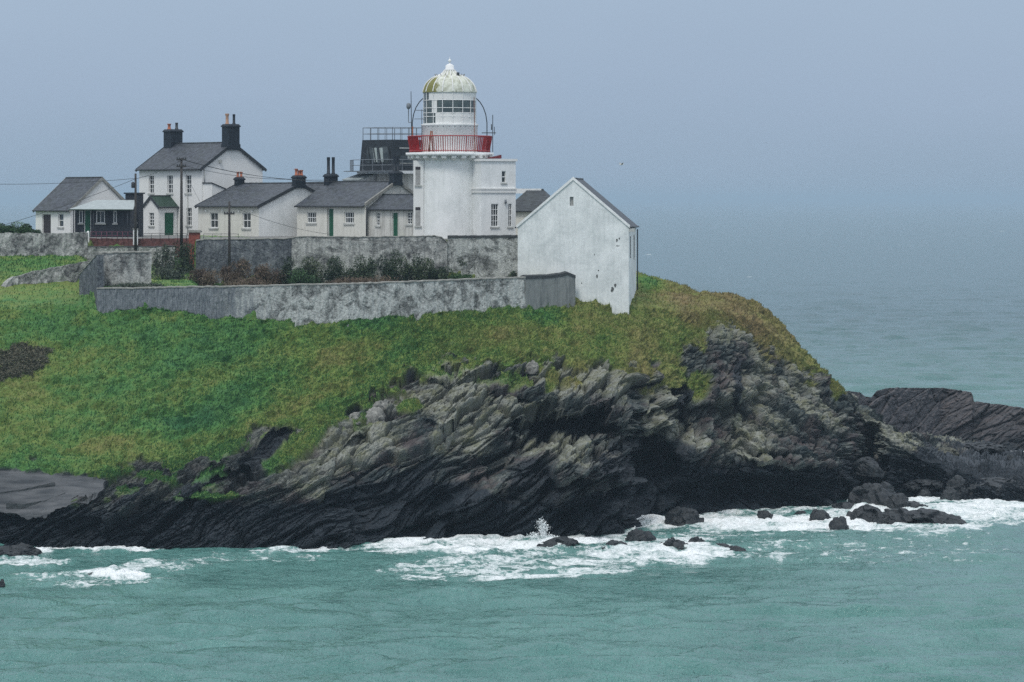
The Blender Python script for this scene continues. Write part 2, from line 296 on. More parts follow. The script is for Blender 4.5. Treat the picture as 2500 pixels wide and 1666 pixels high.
# --- masks read off the place: where turf ends and rock begins
GL = [(-300, 1158), (0, 1158), (225, 1172), (262, 1160), (300, 1150), (380, 1140), (450, 1160), (520, 1140), (570, 1112), (620, 1078), (700, 1056), (760, 1060), (830, 1035), (880, 985), (960, 958), (1000, 900), (1040, 882), (1130, 872), (1200, 885), (1250, 900), (1310, 908), (1360, 872), (1400, 920), (1440, 925), (1500, 905), (1560, 925), (1600, 900), (1640, 920), (1660, 860), (1700, 838), (1725, 800), (1745, 795), (1800, 812), (1850, 850), (1900, 872), (1950, 895), (1990, 908), (2015, 925), (2040, 905), (2080, 900), (2900, 900)]
edge = fbm(TX*.35, TY*.35, TZ*.35, 3, 5, .6)
edge2 = fbm(TX*1.1, TY*1.1, TZ*1.4, 7, 4, .6)
grass = sstep(-6, 6, ip(PX, GL)-PYy+edge*42+edge2*22)
sod = sstep(.10, .22, fbm(TX*.45, TY*.45, TZ*.7, 13, 4, .6))*sstep(75, 20, PYy-ip(PX, GL)+edge2*20)*(PX < 2000)
grass = np.maximum(grass, sod); scab_ = sstep(.26, .36, fbm(TX*.6, TY*.6, TZ*.9, 19, 4, .6))*sstep(-45, -8, PYy-ip(PX, GL)+edge2*20)*(PX > 900); grass = grass*(1-scab_)
def blob(px, py, rx, ry, rot=0, ns=.35, x=None, y=None):
    x = PX if x is None else x; y = PYy if y is None else y; c, s_ = math.cos(R(rot)), math.sin(R(rot)); dx = x-px; dy = -(y-py)
    u = (dx*c+dy*s_)/rx; v = (-dx*s_+dy*c)/ry; return np.sqrt(u*u+v*v)+(edge*ns if ns and x is PX else 0)
for b in ((720, 1098, 95, 20, 33), (505, 1212, 85, 9, 2), (1700, 945, 28, 38, 0), (1630, 930, 30, 26, 0), (1000, 995, 34, 14, 10), (1345, 930, 25, 30, 0), (2040, 950, 25, 30, 0)):
    grass = np.maximum(grass, sstep(1.15, .85, blob(*b, ns=.7)))
for b in ((640, 1108, 92, 24, 38), (470, 1150, 40, 18, 30), (1690, 890, 22, 40, 80), (1795, 838, 60, 22, -20), (1590, 895, 22, 10, 0), (1460, 900, 22, 15, 30), (80, 1120, 12, 9, 0)):
    grass = grass*sstep(.8, 1.15, blob(*b, ns=.7))
grass = np.where(TK > 4.02, np.where(PX > 2060, 0, 1), grass)
slab = sstep(0, 6, ip(PX, [(-300, 1242), (0, 1242), (90, 1243), (150, 1225), (185, 1212), (215, 1225), (240, 1200), (262, 1172), (275, 1150)])-PYy+edge*26+edge2*10)*sstep(0, 4, PYy-edge2*8-ip(PX, [(-300, 1146), (0, 1146), (200, 1160), (262, 1172)]))*(PX < 272)
grass = grass*(1-slab)
# --- large relief
D = np.zeros_like(TX)
for px, py, rx, ry, rot, d in ((1385, 1040, 125, 42, 8, 4.6), (1300, 1070, 60, 30, 20, 2.4), (1555, 1120, 110, 55, -15, 2.6), (1400, 1118, 66, 34, 50, -4.6), (1492, 1112, 74, 36, 22, -5.0), (1545, 1010, 80, 30, -25, -2.2), (1690, 1085, 62, 26, 34, -3.0), (1150, 1215, 100, 22, 30, -2.0), (1935, 1118, 110, 12, -4, -2.2), (1440, 1190, 120, 30, 20, -1.4),
        (1330, 965, 150, 22, -8, -2.0), (640, 1116, 95, 26, 38, 1.8), (560, 1175, 60, 18, 20, 1.6), (1830, 1205, 270, 42, 0, 2.2), (1480, 1255, 80, 60, 0, -1.6), (1745, 960, 34, 110, -78, -1.8), (1655, 990, 26, 80, 5, 2.4),
        (1610, 1010, 90, 30, 35, -1.8), (1140, 985, 120, 34, 30, -1.6), (1190, 1150, 30, 110, -35, 1.8), (1100, 905, 90, 22, -10, -1.2), (1000, 1110, 150, 26, 32, -1.3), (870, 1080, 110, 18, 33, 1.2), (1220, 1230, 110, 50, 25, -1.2), (1060, 1250, 45, 70, -30, 1.6),
        (820, 1260, 60, 60, 0, 1.0), (300, 1240, 80, 20, 42, -1.2), (420, 1265, 110, 16, 42, 1.1), (470, 1190, 120, 12, 42, -1.0), (1890, 1000, 120, 50, -30, -1.0), (1950, 1090, 120, 22, -5, -1.6), (1700, 1095, 80, 22, 15, -1.4), (1560, 870, 40, 18, 0, .6), (1470, 985, 110, 40, -12, -1.6), (200, 1290, 80, 30, 0, .8), (2010, 1000, 60, 40, -40, -1.2)):
    b = blob(px, py, rx, ry, rot, .45); D += 1.25*d*(.65*sstep(1.08, .82, b)+.35*sstep(1.2, .2, b))
D *= (1-slab)
# long slope undulation, and the two kerb-like ledges of the slipway
und = fbm(TX*.09, TY*.09, TZ*.05, 21, 3)*.9
ledge = (sstep(0, 5, PYy-(1196-.075*PX)) + sstep(0, 5, PYy-(1222+9*np.sin(PX/40)-.14*np.maximum(PX-70, 0))))*.95*slab
# --- rock relief: tilted strata broken into joint blocks, at five sizes
right = sstep(1560, 1700, PX)
def frame(ang, X, Y, Z):
    c, s_ = math.cos(R(ang)), math.sin(R(ang)); return X*c+Z*s_, Y, -X*s_+Z*c
wx, wz = fbm(TX*.12, TY*.12, TZ*.12, 31, 3)*1.6, fbm(TX*.12, TY*.12, TZ*.12, 41, 3)*1.6
sel = (grass < .999) & (TK < 4.05) | ((PX > 1990) & (TK < 8)) ; ii = np.nonzero(sel)
X_, Y_, Z_ = (TX+wx)[ii], TY[ii], (TZ+wz)[ii]; rt = right[ii]
pf = sstep(2075, 2150, PX[ii]); rghm = .30+.70*sstep(-.25, .30, fbm(X_*.16, Y_*.16, Z_*.22, 66, 3)); rghm = np.maximum(rghm, rt*.9); lft = .5+.5*sstep(560, 860, PX[ii])
rock = np.zeros(len(X_)); crev = np.zeros(len(X_)); tone = np.zeros(len(X_))
fault = PX[ii]+edge[ii]*90+(PYy[ii]-1050)*.25     # beds lie at three dips, parted by two faults
u1, v1, w1 = frame(28, X_, Y_, Z_); u2, _, w2 = frame(74, X_, Y_, Z_); u3, _, w3 = frame(-24, X_, Y_, Z_)
ra = fault < 1610; rc_ = fault > 1790; uu = np.where(ra, u1, np.where(rc_, u3, u2)); ww = np.where(ra, w1, np.where(rc_, w3, w2))
for k, (su, sv, sw, amp, tilt) in enumerate(((13, 6, 1.9, 1.25, 1.0), (6.5, 3.2, .85, .72, 1.1), (2.2, 1.5, .42, .26, 1.1), (.85, .7, .22, .16, 1.0), (.34, .32, .13, .10, 1.0))):
    f1, f2, id_, of = worley(uu/su, v1/sv, ww/sw, 50+k*7)
    amp = amp*(lft*(1-.72*pf) if k < 2 else np.where(k > 2, .5+.5*rghm, rghm)*(1+.35*pf)); rock += amp*((id_[0]-.5)*1.2+tilt*((.15-id_[1])*of[2]*1.3+(id_[2]-.5)*of[0]*.6)+.15*(.5-f1))
    cr_ = sstep(.10, .0, f2-f1); crev += cr_*(.45, .5, .45, .3, .2)[k]; rock -= cr_*amp*.35
    tone += (id_[1]-.5)*(.3, .35, .35, .25, .15)[k]
# rounded scree and knobbly outcrops on the seaward flank
f1, f2, id_, of = worley(X_/1.1, Y_/1.1, Z_/.8, 91); f1b, _, _, _ = worley(X_/.36, Y_/.34, Z_/.27, 95)
crust = np.clip(rt+.45*sstep(1190, 1090, PYy[ii]+edge[ii]*120), 0, 1)
rock = rock*(1-.40*rt*(1-pf))+(rt*(1-.6*pf)+.12*crust)*.62*(.75-f1)+crust*.26*(.7-f1b)-rt*.3*(1-pf)*sstep(.12, 0, f2-f1)
rock += .10*fbm(X_*3, Y_*3, Z_*3, 61, 3)
RK = np.zeros_like(TX); RK[ii] = rock; CV = np.zeros_like(TX); CV[ii] = crev; TN = np.zeros_like(TX); TN[ii] = tone
rockm = (1-grass)*(1-slab)
fade = sstep(-2.5, .5, TZ)*.6+.4
disp = RK*rockm*fade*1.15
# grassy tussock relief, combed by the wind along the slope
gx, gz = TX*math.cos(R(24))+TZ*math.sin(R(24)), -TX*math.sin(R(24))+TZ*math.cos(R(24))
gw = fbm(TX*.2, TY*.2, TZ*.2, 77, 3)*1.2
def ridge(k, ky, seed): return 1-2.2*np.abs(vnoise(gx*k+gw, TY*ky, gz*k*2.2+gw, seed))
tus = .22*ridge(.55, 1.0, 71)+.13*ridge(1.15, 1.9, 72)+.06*ridge(2.3, 3.3, 73)+.05*fbm(gx*2.5, TY*3, gz*5, 74, 2)+.38*fbm(TX*.28, TY*.28, TZ*.3, 75, 3)
vis_flat = np.where(TK > 4.0, .25, 1.)
vis_flat = np.where((PX > 1550) & (TK > 3.9), .9, vis_flat)
disp += tus*grass*vis_flat*1.3+.12*grass*sstep(0, 1, 1-rockm)
disp += und*np.where(TK < 4, sstep(.2, 1.2, TK)*sstep(4, 3.4, TK), np.where(PX > 1600, .4, 0))*(1-slab)
NX = NB.copy(); NX[..., 2] = NX[..., 2]*.75; 
X2 = TX+NX[..., 0]*disp; Y2 = TY+NX[..., 1]*disp+D*rockm+ledge*0-ledge*.5; Z2 = TZ+NX[..., 2]*disp-ledge*.25
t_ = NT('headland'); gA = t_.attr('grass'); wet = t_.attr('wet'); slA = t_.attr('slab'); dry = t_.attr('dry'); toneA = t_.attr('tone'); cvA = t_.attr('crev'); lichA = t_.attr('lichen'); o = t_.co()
so = t_.co(scale=(1, 1, 1), rot=(0, R(36), 0)); so2 = t_.n('ShaderNodeMapping', {0: so, 'Scale': (.5, 1, 3.2)}).outputs[0]
n1 = t_.noise(so2, 1.2, 8, .7, .3); n2 = t_.noise(o, 5.5, 6, .75); n3 = t_.noise(o, .35, 5, .6)
rk = t_.ramp(t_.math('ADD', n1, t_.math('MULTIPLY', toneA, .30)), (.28, (.008, .018, .024)), (.45, (.034, .046, .047)), (.58, (.098, .112, .104)), (.76, (.215, .225, .195)))
rk = t_.mix(t_.math('MULTIPLY', t_.ramp(n3, (.47, 0.), (.60, 1.)), .6), rk, (.10, .072, .070))
li = t_.math('MULTIPLY', t_.ramp(t_.math('ADD', t_.math('MULTIPLY', n2, .6), t_.math('MULTIPLY', lichA, .5)), (.47, 0.), (.74, 1.)), .85)
rk = t_.mix(li, rk, t_.mix(t_.ramp(t_.noise(o, 1.1, 4), (.4, 0.), (.62, 1.)), (.27, .28, .245), (.185, .19, .12)))
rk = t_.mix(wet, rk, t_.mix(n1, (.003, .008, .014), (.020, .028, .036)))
rk = t_.mix(t_.math('MULTIPLY', cvA, .45), rk, (.012, .014, .016))
gd = t_.ramp(t_.math('ADD', t_.math('MULTIPLY', t_.noise(o, .9, 6, .7, .4), .55), t_.math('MULTIPLY', dry, .6)), (.20, (.030, .118, .040)), (.38, (.064, .165, .038)), (.52, (.125, .180, .040)), (.66, (.165, .170, .052)), (.86, (.175, .135, .060)))
gs = t_.co(scale=(.9, 1, 3.2), rot=(0, R(24), 0)); gn = t_.noise(gs, 2.6, 6, .72, .5)
gn2 = t_.noise(t_.n('ShaderNodeMapping', {0: t_.co(rot=(0, R(20), 0)), 'Scale': (.7, 1, 3)}).outputs[0], .9, 4, .6); gc = t_.mix(1, gd, t_.ramp(t_.math('ADD', t_.math('MULTIPLY', gn, .6), t_.math('MULTIPLY', gn2, .4)), (.34, .66), (.5, .99), (.68, 1.32)), 'MULTIPLY')
sl = t_.mix(t_.ramp(t_.noise(t_.co(scale=(.3, 1, 2)), 1.5, 5), (.35, 0.), (.65, 1.)), (.040, .046, .052), (.10, .105, .11))
cc = t_.mix(gA, rk, gc); cc = t_.mix(slA, cc, sl)
rough = t_.math('SUBTRACT', .9, t_.math('MULTIPLY', wet, .35))
M['land'] = t_.done(cc, rough, t_.bump(t_.math('ADD', n2, t_.math('MULTIPLY', gn, 1.2)), .6, .12))
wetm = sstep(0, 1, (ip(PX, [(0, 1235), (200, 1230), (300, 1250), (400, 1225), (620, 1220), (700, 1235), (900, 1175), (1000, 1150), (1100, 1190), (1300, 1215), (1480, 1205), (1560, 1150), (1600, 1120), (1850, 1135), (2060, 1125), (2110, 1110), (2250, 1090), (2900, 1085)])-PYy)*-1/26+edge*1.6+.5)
for b in ((1400, 1035, 130, 36, 10), (1580, 1130, 130, 60, -10), (640, 1118, 92, 28, 38), (480, 1185, 60, 14, 30), (1830, 1190, 260, 50, 0), (1300, 1190, 60, 60, -40), (900, 1230, 220, 40, 30), (1790, 935, 16, 60, 0), (1660, 985, 22, 60, 0), (330, 1205, 90, 14, 38)):  # shade of cave, niche and overhang hollows painted into the rock as black
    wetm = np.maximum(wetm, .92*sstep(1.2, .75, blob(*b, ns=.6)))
wetm = np.maximum(wetm, .45*sstep(760, 560, PX))  # overall darker tone for the rock at the left end
LB = sum(.34*sstep(1.2, .6, blob(*b, ns=.5)) for b in ((1400, 1105, 60, 30, 50), (1492, 1095, 68, 26, 22), (900, 1100, 230, 30, 30), (1150, 1030, 120, 30, 30), (1690, 1075, 60, 22, 34), (1800, 1090, 90, 22, -10), (1230, 1190, 90, 16, 20), (1880, 960, 120, 60, -35)))
lich = LB+sstep(.0, .8, NB[..., 2]*.4+fbm(TX*.25, TY*.25, TZ*.25, 81, 3)*.9+.15)*(1-wetm)
dryv = .39+.42*fbm(TX*.10, TY*.14, TZ*.2, 85, 4, .6)+.24*sstep(900, 1500, PX)+.10*sstep(1700, 1800, PX)-.10*sstep(800, 300, PX)
for px, py, rx, ry, rot, d in ((560, 845, 240, 60, 20, -.16), (870, 860, 160, 40, 20, .22), (620, 950, 160, 45, 25, -.22), (480, 1040, 110, 28, 10, -.22), (700, 1010, 200, 25, 25, .18), (90, 800, 130, 35, 18, -.18), (260, 1080, 90, 30, 10, .2), (60, 960, 60, 60, 0, .16), (1480, 860, 60, 60, 0, -.25), (1330, 770, 60, 30, 0, -.22), (1580, 700, 40, 30, 0, -.35), (1680, 760, 80, 40, -60, .2), (1250, 830, 120, 30, 10, .12), (100, 870, 70, 40, 0, .1), (420, 780, 60, 14, 0, .2)):
    dryv += d*sstep(1.3, .2, blob(px, py, rx, ry, rot, .3))
verts = np.stack([X2, Y2, Z2], -1).reshape(-1, 3)
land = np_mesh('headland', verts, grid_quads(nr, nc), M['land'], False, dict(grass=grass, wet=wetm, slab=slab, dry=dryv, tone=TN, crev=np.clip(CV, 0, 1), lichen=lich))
tag(land, 'grass-topped rocky headland with dark tilted strata dropping to the sea', kind='structure')
def ground_z(x, y, hint=0):
    """height of the finished headland under a plan point"""
    c = int(np.clip(np.searchsorted(colpx, x*F/y+1250), 1, nc-2)); k = int(np.argmin(np.abs(Y2[g0:, c]-y)))+g0; return float(Z2[k, c])
# grass tufts on the part of the slope that can be seen
def tufts():
    m = ((grass > .55) & (TK > 1.2) & (TK < 4.0)) | ((grass > .55) & (PX > 1530) & (TK > 4) & (TK < 6.6)) | ((grass > .5) & (PX < 236) & (TK >= 4) & (TK < 6)) | ((grass > .5) & (PX < 1270) & (TK > 5) & (TK < 6))
    r_, c_ = np.nonzero(m & (PX > -30) & (PX < 2530)); n = 90000; q = rng.integers(0, len(r_), n); r_, c_ = r_[q], c_[q]; r_ = np.minimum(r_, nr-2); c_ = np.minimum(c_, nc-2)
    a, b = rng.random(n), rng.random(n); V = verts.reshape(nr, nc, 3)
    p = (V[r_, c_]*(1-a)[:, None]+V[r_+1, c_]*a[:, None]); p = p+(V[r_, c_+1]-V[r_, c_])*b[:, None]
    h = .10+.17*rng.random(n)**2; w = .03+.04*rng.random(n); th = rng.normal(0, .9, n)
    lean = np.stack([.45+.5*rng.normal(0, .5, n), -.25+.4*rng.normal(0, .5, n), np.ones(n)], -1); lean /= np.linalg.norm(lean, axis=-1, keepdims=True)
    side = np.stack([np.cos(th), np.sin(th), 0*th], -1)*w[:, None]; tip = p+lean*h[:, None]
    v = np.stack([p-side-[0, 0, .05], p+side-[0, 0, .05], tip], 1).reshape(-1, 3)
    tr = np.arange(n*3).reshape(-1, 3); dr = dryv[r_, c_]+rng.normal(0, .05, n)
    t = NT('grass_blades'); col = t.ramp(t.math('MULTIPLY', t.attr('dry'), .78), (.05, (.028, .100, .034)), (.28, (.055, .145, .038)), (.40, (.115, .175, .042)), (.53, (.160, .170, .055)), (.74, (.175, .14, .065)))
    o = np_mesh('grass', v, tr, t.done(col, .8), False, dict(dry=np.repeat(dr, 3))); tag(o, 'long windblown grass covering the headland slope', 'grass', kind='stuff')
tufts()

# ------------------------------------------------------------------ sea
def sea():
    py = np.concatenate([np.linspace(3200, 1765, 40), np.arange(1760, 560, -1.25), np.linspace(559, 492, 70), [490, 488.5, 487.3]]); px = np.concatenate([np.linspace(-2500, -330, 60), np.arange(-320, 2830, 3.4), np.linspace(2840, 5000, 60)])
    Y = H*F/(py-HZ); a, b = len(py), len(px); yy = Y[:, None]+0*px[None, :]; qx = px[None, :]+0*yy; qy = py[:, None]+0*yy; xx = (qx-1250)*yy/F
    z = 0*xx; r = random.Random(5); fd = sstep(1500, 400, yy)
    for lam, am in ((23, .12), (17, .11), (11, .10), (8, .085), (6.1, .075), (4.4, .06), (3.3, .045), (2.5, .032), (1.9, .02)):
        for k in range(3):
            th = R(-80+r.uniform(-30, 30)); kx, ky = math.cos(th)*2*PI/lam, math.sin(th)*2*PI/lam; ph = r.uniform(0, 6.28)
            wob = .8*vnoise(xx/lam*.35, yy/lam*.35, 0*xx+k, int(lam*10))
            s_ = np.sin(xx*kx+yy*ky+ph+wob*2.5); z += am*(s_+.45*s_*s_)*.85
    z += .05*fbm(xx*.7, yy*.9, 0*xx, 5, 3); z *= fd*.9*(.42+.58*np.maximum(sstep(1390, 1520, qy), sstep(1080, 900, qy)))
    e = fbm(xx*.12, yy*.12, 0*xx, 9, 4, .6); foam = np.zeros_like(xx)
    def bl(cx, cy, rx, ry, rot=0):
        c, s_ = math.cos(R(rot)), math.sin(R(rot)); dx = qx-cx; dy = -(qy-cy); return np.sqrt(((dx*c+dy*s_)/rx)**2+((-dx*s_+dy*c)/ry)**2)+e*.35
    for cx, cy, rx, ry, rot, s_ in ((1150, 1345, 290, 20, 2, .80), (1290, 1385, 400, 44, 3, .56), (1330, 1414, 230, 12, 3, .66), (1520, 1362, 190, 28, 4, .70), (1690, 1362, 130, 22, 6, .78), (1640, 1345, 130, 20, 0, .72), (1420, 1328, 130, 12, 3, .95), (960, 1338, 90, 9, 2, .75), (1830, 1345, 150, 22, 5, .42), (1860, 1365, 90, 12, 0, .55),
            (1620, 1285, 110, 16, 0, .85), (1800, 1284, 210, 20, 0, .86), (1990, 1286, 150, 22, 0, .86), (2130, 1270, 160, 34, 0, .80), (2330, 1258, 240, 26, 4, .78), (2480, 1262, 140, 22, 0, .72), (2125, 1222, 50, 24, 0, 1.2), (2400, 1290, 200, 14, 8, .62), (2150, 1300, 300, 10, 2, .6),
            (290, 1414, 90, 11, -3, .98), (240, 1402, 60, 10, 5, .9), (330, 1392, 150, 12, 10, .55), (230, 1425, 240, 22, 0, .50), (60, 1350, 80, 5, 0, .75), (60, 1378, 120, 22, 0, .58), (470, 1385, 150, 14, 5, .50), (740, 1352, 160, 9, 4, .7), (600, 1372, 260, 18, 0, .46), (240, 1345, 200, 6, -3, .8), (2485, 1115, 22, 7, 0, 1.1), (1720, 1310, 200, 30, 0, .50),
            (1680, 1325, 120, 14, 0, .55), (1950, 1340, 260, 40, 0, .40), (2200, 1345, 350, 50, 0, .38)):
        foam = np.maximum(foam, s_*sstep(1.35, .55, bl(cx, cy, rx, ry, rot)))
    wl = ip(qx, Wt); foam = np.maximum(foam, (.66+.3*e)*sstep(12, 1, np.abs(qy-wl-3))*(qx < 2700)*(.45+.55*sstep(850, 950, qx)))
    for cx, cy, rx, ry in ((2445, 565, 11, 1.3), (2420, 566, 6, 1), (2222, 601, 4, 1), (2196, 600, 4, 1), (1583, 622, 12, 1.5), (1760, 655, 6, 1.2), (1830, 677, 10, 1.4), (2090, 846, 9, 1.5), (1905, 560, 5, 1)): foam = np.maximum(foam, .62*sstep(1.6, .3, np.sqrt(((qx-cx)/rx)**2+((qy-cy)/ry)**2)))
    near = sstep(450, 300, yy); brk = fbm(xx*.55, yy*.8, 0*xx, 15, 4, .6)
    z += np.clip(foam, 0, 1)*near*(.15+.8*np.clip(brk, -.1, .45))
    z = np.where((qx > 900) & (qx < 2500), z, z)+.0
    t = NT('sea_water'); fo = t.attr('foam'); o = t.co(); farm = t.attr('far')
    nA = t.noise(t.n('ShaderNodeMapping', {0: o, 'Scale': (.42, .50, 1)}).outputs[0], .9, 9, .70, 1.0); nB = t.noise(t.n('ShaderNodeMapping', {0: o, 'Scale': (.8, .45, 1)}).outputs[0], 3.2, 5, .7, .6)
    n_ = t.math('ADD', t.math('MULTIPLY', nA, .66), t.math('MULTIPLY', nB, .34))
    fm = t.ramp(t.math('MULTIPLY_ADD', t.math('SUBTRACT', n_, .5), 2.6, fo), (.50, 0.), (.60, .5), (.86, 1.))
    fm = t.math('MULTIPLY', fm, t.ramp(fo, (.12, 0.), (.35, 1.)))
    pt = t.noise(t.n('ShaderNodeMapping', {0: o, 'Scale': (.5, .35, 1)}).outputs[0], .22, 8, .68, .8)
    wc = t.mix(t.ramp(pt, (.35, 0.), (.65, 1.)), (.058, .172, .154), (.098, .240, .216))
    wc = t.mix(farm, wc, (.030, .098, .105))
    wc = t.mix(t.math('MULTIPLY', t.ramp(fo, (.3, 0.), (.9, 1.)), .45), wc, (.20, .34, .32))
    r1 = t.noise(t.n('ShaderNodeMapping', {0: o, 'Scale': (.55, 1, 1)}).outputs[0], .8, 5, .6, .3); r2 = t.noise(t.n('ShaderNodeMapping', {0: o, 'Scale': (.9, .45, 1)}).outputs[0], .20, 7, .72)
    nrm = t.bump(r1, .55, .22); nrm = t.bump(r2, .9, 2.2, nrm)
    col = t.mix(fm, wc, (.80, .84, .84)); rg = t.math('ADD', .12, t.math('MULTIPLY', fm, .6))
    M['sea'] = t.done(col, rg, nrm, IOR=1.33, **{'Specular IOR Level': t.math('MULTIPLY_ADD', farm, -.18, .5)})
    o = np_mesh('sea', np.stack([xx, yy, z], -1).reshape(-1, 3), grid_quads(a, b), M['sea'], True, dict(foam=foam, far=sstep(250, 800, yy))); tag(o, 'choppy grey green sea with white foam around the rocks', kind='structure')
sea()

# ------------------------------------------------------------------ rocks of their own
def icos(sub):
    bm = bmesh.new(); bmesh.ops.create_icosphere(bm, subdivisions=sub, radius=1); v = np.array([x.co[:] for x in bm.verts]); f = np.array([[q.index for q in x.verts] for x in bm.faces]); bm.free(); return v, f
ICO = {k: icos(k) for k in (4, 5)}
def m_rock(name, d, m_, p, wetline=None):
    t = NT(name); o = t.co(); n = t.noise(o, 2.2, 7, .7, .4); c = t.ramp(n, (.3, d), (.5, m_), (.72, p))
    return t.done(c, .55 if wetline else .85, t.bump(t.noise(o, 7, 5, .7), .7, .08))
M['rk_wet'] = m_rock('wet_black_rock', (.006, .009, .012), (.018, .022, .025), (.045, .05, .052), True); M['rk_pale'] = m_rock('lichened_rock', (.07, .072, .065), (.18, .18, .165), (.34, .34, .31)); M['rk_brown'] = m_rock('olive_rock', (.03, .032, .028), (.07, .072, .058), (.12, .12, .09))
def rock(px, py, w, h, Y, label, mat='rk_wet', grp=None, name='rock', d=1.1, tilt=0, seed=0):
    """w,h in photo pixels at depth Y; (px, py) is the middle of its foot"""
    s = Y/F; v, f = ICO[5 if w > 55 else 4]; v = v.copy(); rx, rz = w*s/2, h*s+(.22 if grp and 'awash' in grp else 0); ry = rx*d; sd = seed+int(px)
    q = v*np.array([rx, ry, rz])/min(rx, rz)*.9; a, b, id_, of = worley(q[:, 0]/1.1+sd, q[:, 1]/1.1, q[:, 2]/.8, sd)
    a2, b2, id2, of2 = worley(q[:, 0]/.45+sd, q[:, 1]/.5, q[:, 2]/.32, sd+3)
    k = 1+.28*((id_[0]-.5)+(id_[1]-.5)*of[0]+(id_[2]-.5)*of[2])+.12*((id2[0]-.5)+(id2[1]-.5)*of2[2])+.08*fbm(q[:, 0]*3, q[:, 1]*3, q[:, 2]*3, sd, 3)
    v = v*k[:, None]; v[:, 2] = np.maximum(v[:, 2], -.35); v = v*np.array([rx, ry, rz]); v[:, 2] += np.tan(R(tilt))*v[:, 0]*.5
    p = P(px, py, Y); o = np_mesh(name, v, f, M[mat], False); o.location = p; tag(o, label, 'rock', grp); return o
def Ysea(py): return H*F/(py-HZ)
G1 = 'sea rocks awash along the shore'
for px, py, w, h, lab, ti in (
    (38, 1356, 118, 18, 'long low dark rock in the sea at the left edge, just off the cliff foot', -4), (232, 1411, 50, 7, 'small dark rock with white surf breaking over it on the left', 14), (4, 1432, 16, 8, 'tiny dark rock tip at the left edge of the water', 0),
    (1366, 1340, 92, 20, 'flat dark green rock washed by foam below the splash', 8), (1322, 1344, 30, 9, 'little dark rock at the left tip of the flat rock in the foam', 0), (1432, 1326, 36, 9, 'thin low rock in white foam close under the cliff', -6), (1505, 1346, 64, 20, 'dark sloping rock in the foam left of the black cliff corner', -14), (1478, 1352, 34, 9, 'small flat rock lying just below the sloping one in the foam', 0),
    (1562, 1326, 76, 26, 'rounded black rock at the cliff corner with surf around it', 12), (1645, 1346, 78, 22, 'larger of the two dark rocks standing off the cliff corner', 12), (1702, 1337, 44, 18, 'smaller of the two dark rocks standing off the cliff corner', -3), (1765, 1345, 50, 11, 'low jagged rock right of the pair off the cliff corner', 0), (1800, 1354, 44, 12, 'outermost jagged rock trailing away from the cliff corner', -10),
    (1668, 1286, 92, 44, 'slanting dark rock against the cliff with white water running down it', 18), (1868, 1272, 44, 22, 'dark boulder at the water edge under the black overhang', 0), (2004, 1276, 58, 26, 'dark boulder in white surf, left of the round one', -8), (2047, 1298, 50, 27, 'roundish dark boulder sitting alone at the front of the surf', 4), (1956, 1264, 36, 9, 'flat sliver of rock in surf below the overhang', 0),
    (2118, 1274, 96, 32, 'humped dark rock in the middle of the white surf', -6), (2200, 1284, 130, 32, 'broad sloping dark slab in the surf', -12), (2286, 1286, 150, 34, 'long dark slab sloping down to the right into the surf', -14), (2190, 1250, 60, 34, 'dark block wedged under the rocky point above the surf', 0), (2256, 1222, 38, 26, 'olive black boulder with white water streaming round it', 0), (2060, 1250, 70, 16, 'flat ledge rock at the foot of the dark headland corner', 0), (2232, 1250, 80, 22, 'low rock shelf between the surf and the point', -12), (2140, 1243, 130, 62, 'big dark purple rock mass forming the point above the surf', -16)):
    rock(px, py, w, h, Ysea(py), lab, grp=G1, tilt=ti)
G2 = 'boulders and blocks on the rock platform'
for px, py, w, h, Y, lab, m_, ti in (
    (2200, 1162, 112, 30, 298, 'long black block lying on the rock platform', 'rk_wet', -4), (2154, 1118, 36, 20, 300, 'pale grey boulder on the dark rock platform', 'rk_pale', 0), (2335, 1222, 60, 54, 293, 'dark upright crag at the front edge of the platform', 'rk_wet', 0), (2320, 1224, 44, 30, 291, 'rounded block in front of the dark upright crag', 'rk_wet', 0), (2410, 1224, 120, 46, 293.5, 'wide dark hump beside the upright crag', 'rk_wet', -4), (2482, 1226, 60, 34, 293, 'jagged dark rock at the right edge of the platform', 'rk_wet', 8), (2468, 1128, 26, 18, 318, 'small pointed rock beside the patch of water on the platform', 'rk_wet', 0), (2300, 1112, 80, 20, 318, 'low dark mound in the middle of the platform', 'rk_brown', 0), (2370, 1150, 150, 16, 309, 'long flat ledge across the middle of the platform, below the pointed rock', 'rk_wet', -3), (2250, 1186, 110, 18, 296, 'flat ledge just behind the upright crag', 'rk_wet', 3), (2440, 1190, 120, 22, 297, 'broken ledge behind the wide dark hump', 'rk_wet', -5), (2390, 1096, 120, 14, 326, 'thin far ledge at the foot of the purple rock ledge', 'rk_wet', 0), (2120, 1150, 70, 30, 293, 'dark stepped block at the corner between headland and platform', 'rk_wet', -10), (2170, 1080, 66, 26, 304, 'olive lichened knob where the headland meets the platform', 'rk_brown', 0)):
    rock(px, py, w, h, Y, lab, m_, G2, tilt=ti)
G3 = 'pale boulders at the turf edge'
for px, py, w, h, Y, lab, ti in ((868, 1032, 42, 26, 265.8, 'left pale boulder of three at the grass edge', 10), (914, 1028, 52, 30, 266.3, 'rounded pale boulder, lowest and largest of three at the grass edge', 14), (932, 1000, 44, 24, 267.6, 'upper pale boulder of three at the grass edge', 8), (1298, 905, 34, 24, 275.3, 'small pinkish boulder at the top of the crags under the lower wall', 0)):
    rock(px, py, w, h, Y, lab, 'rk_pale', G3, tilt=ti)
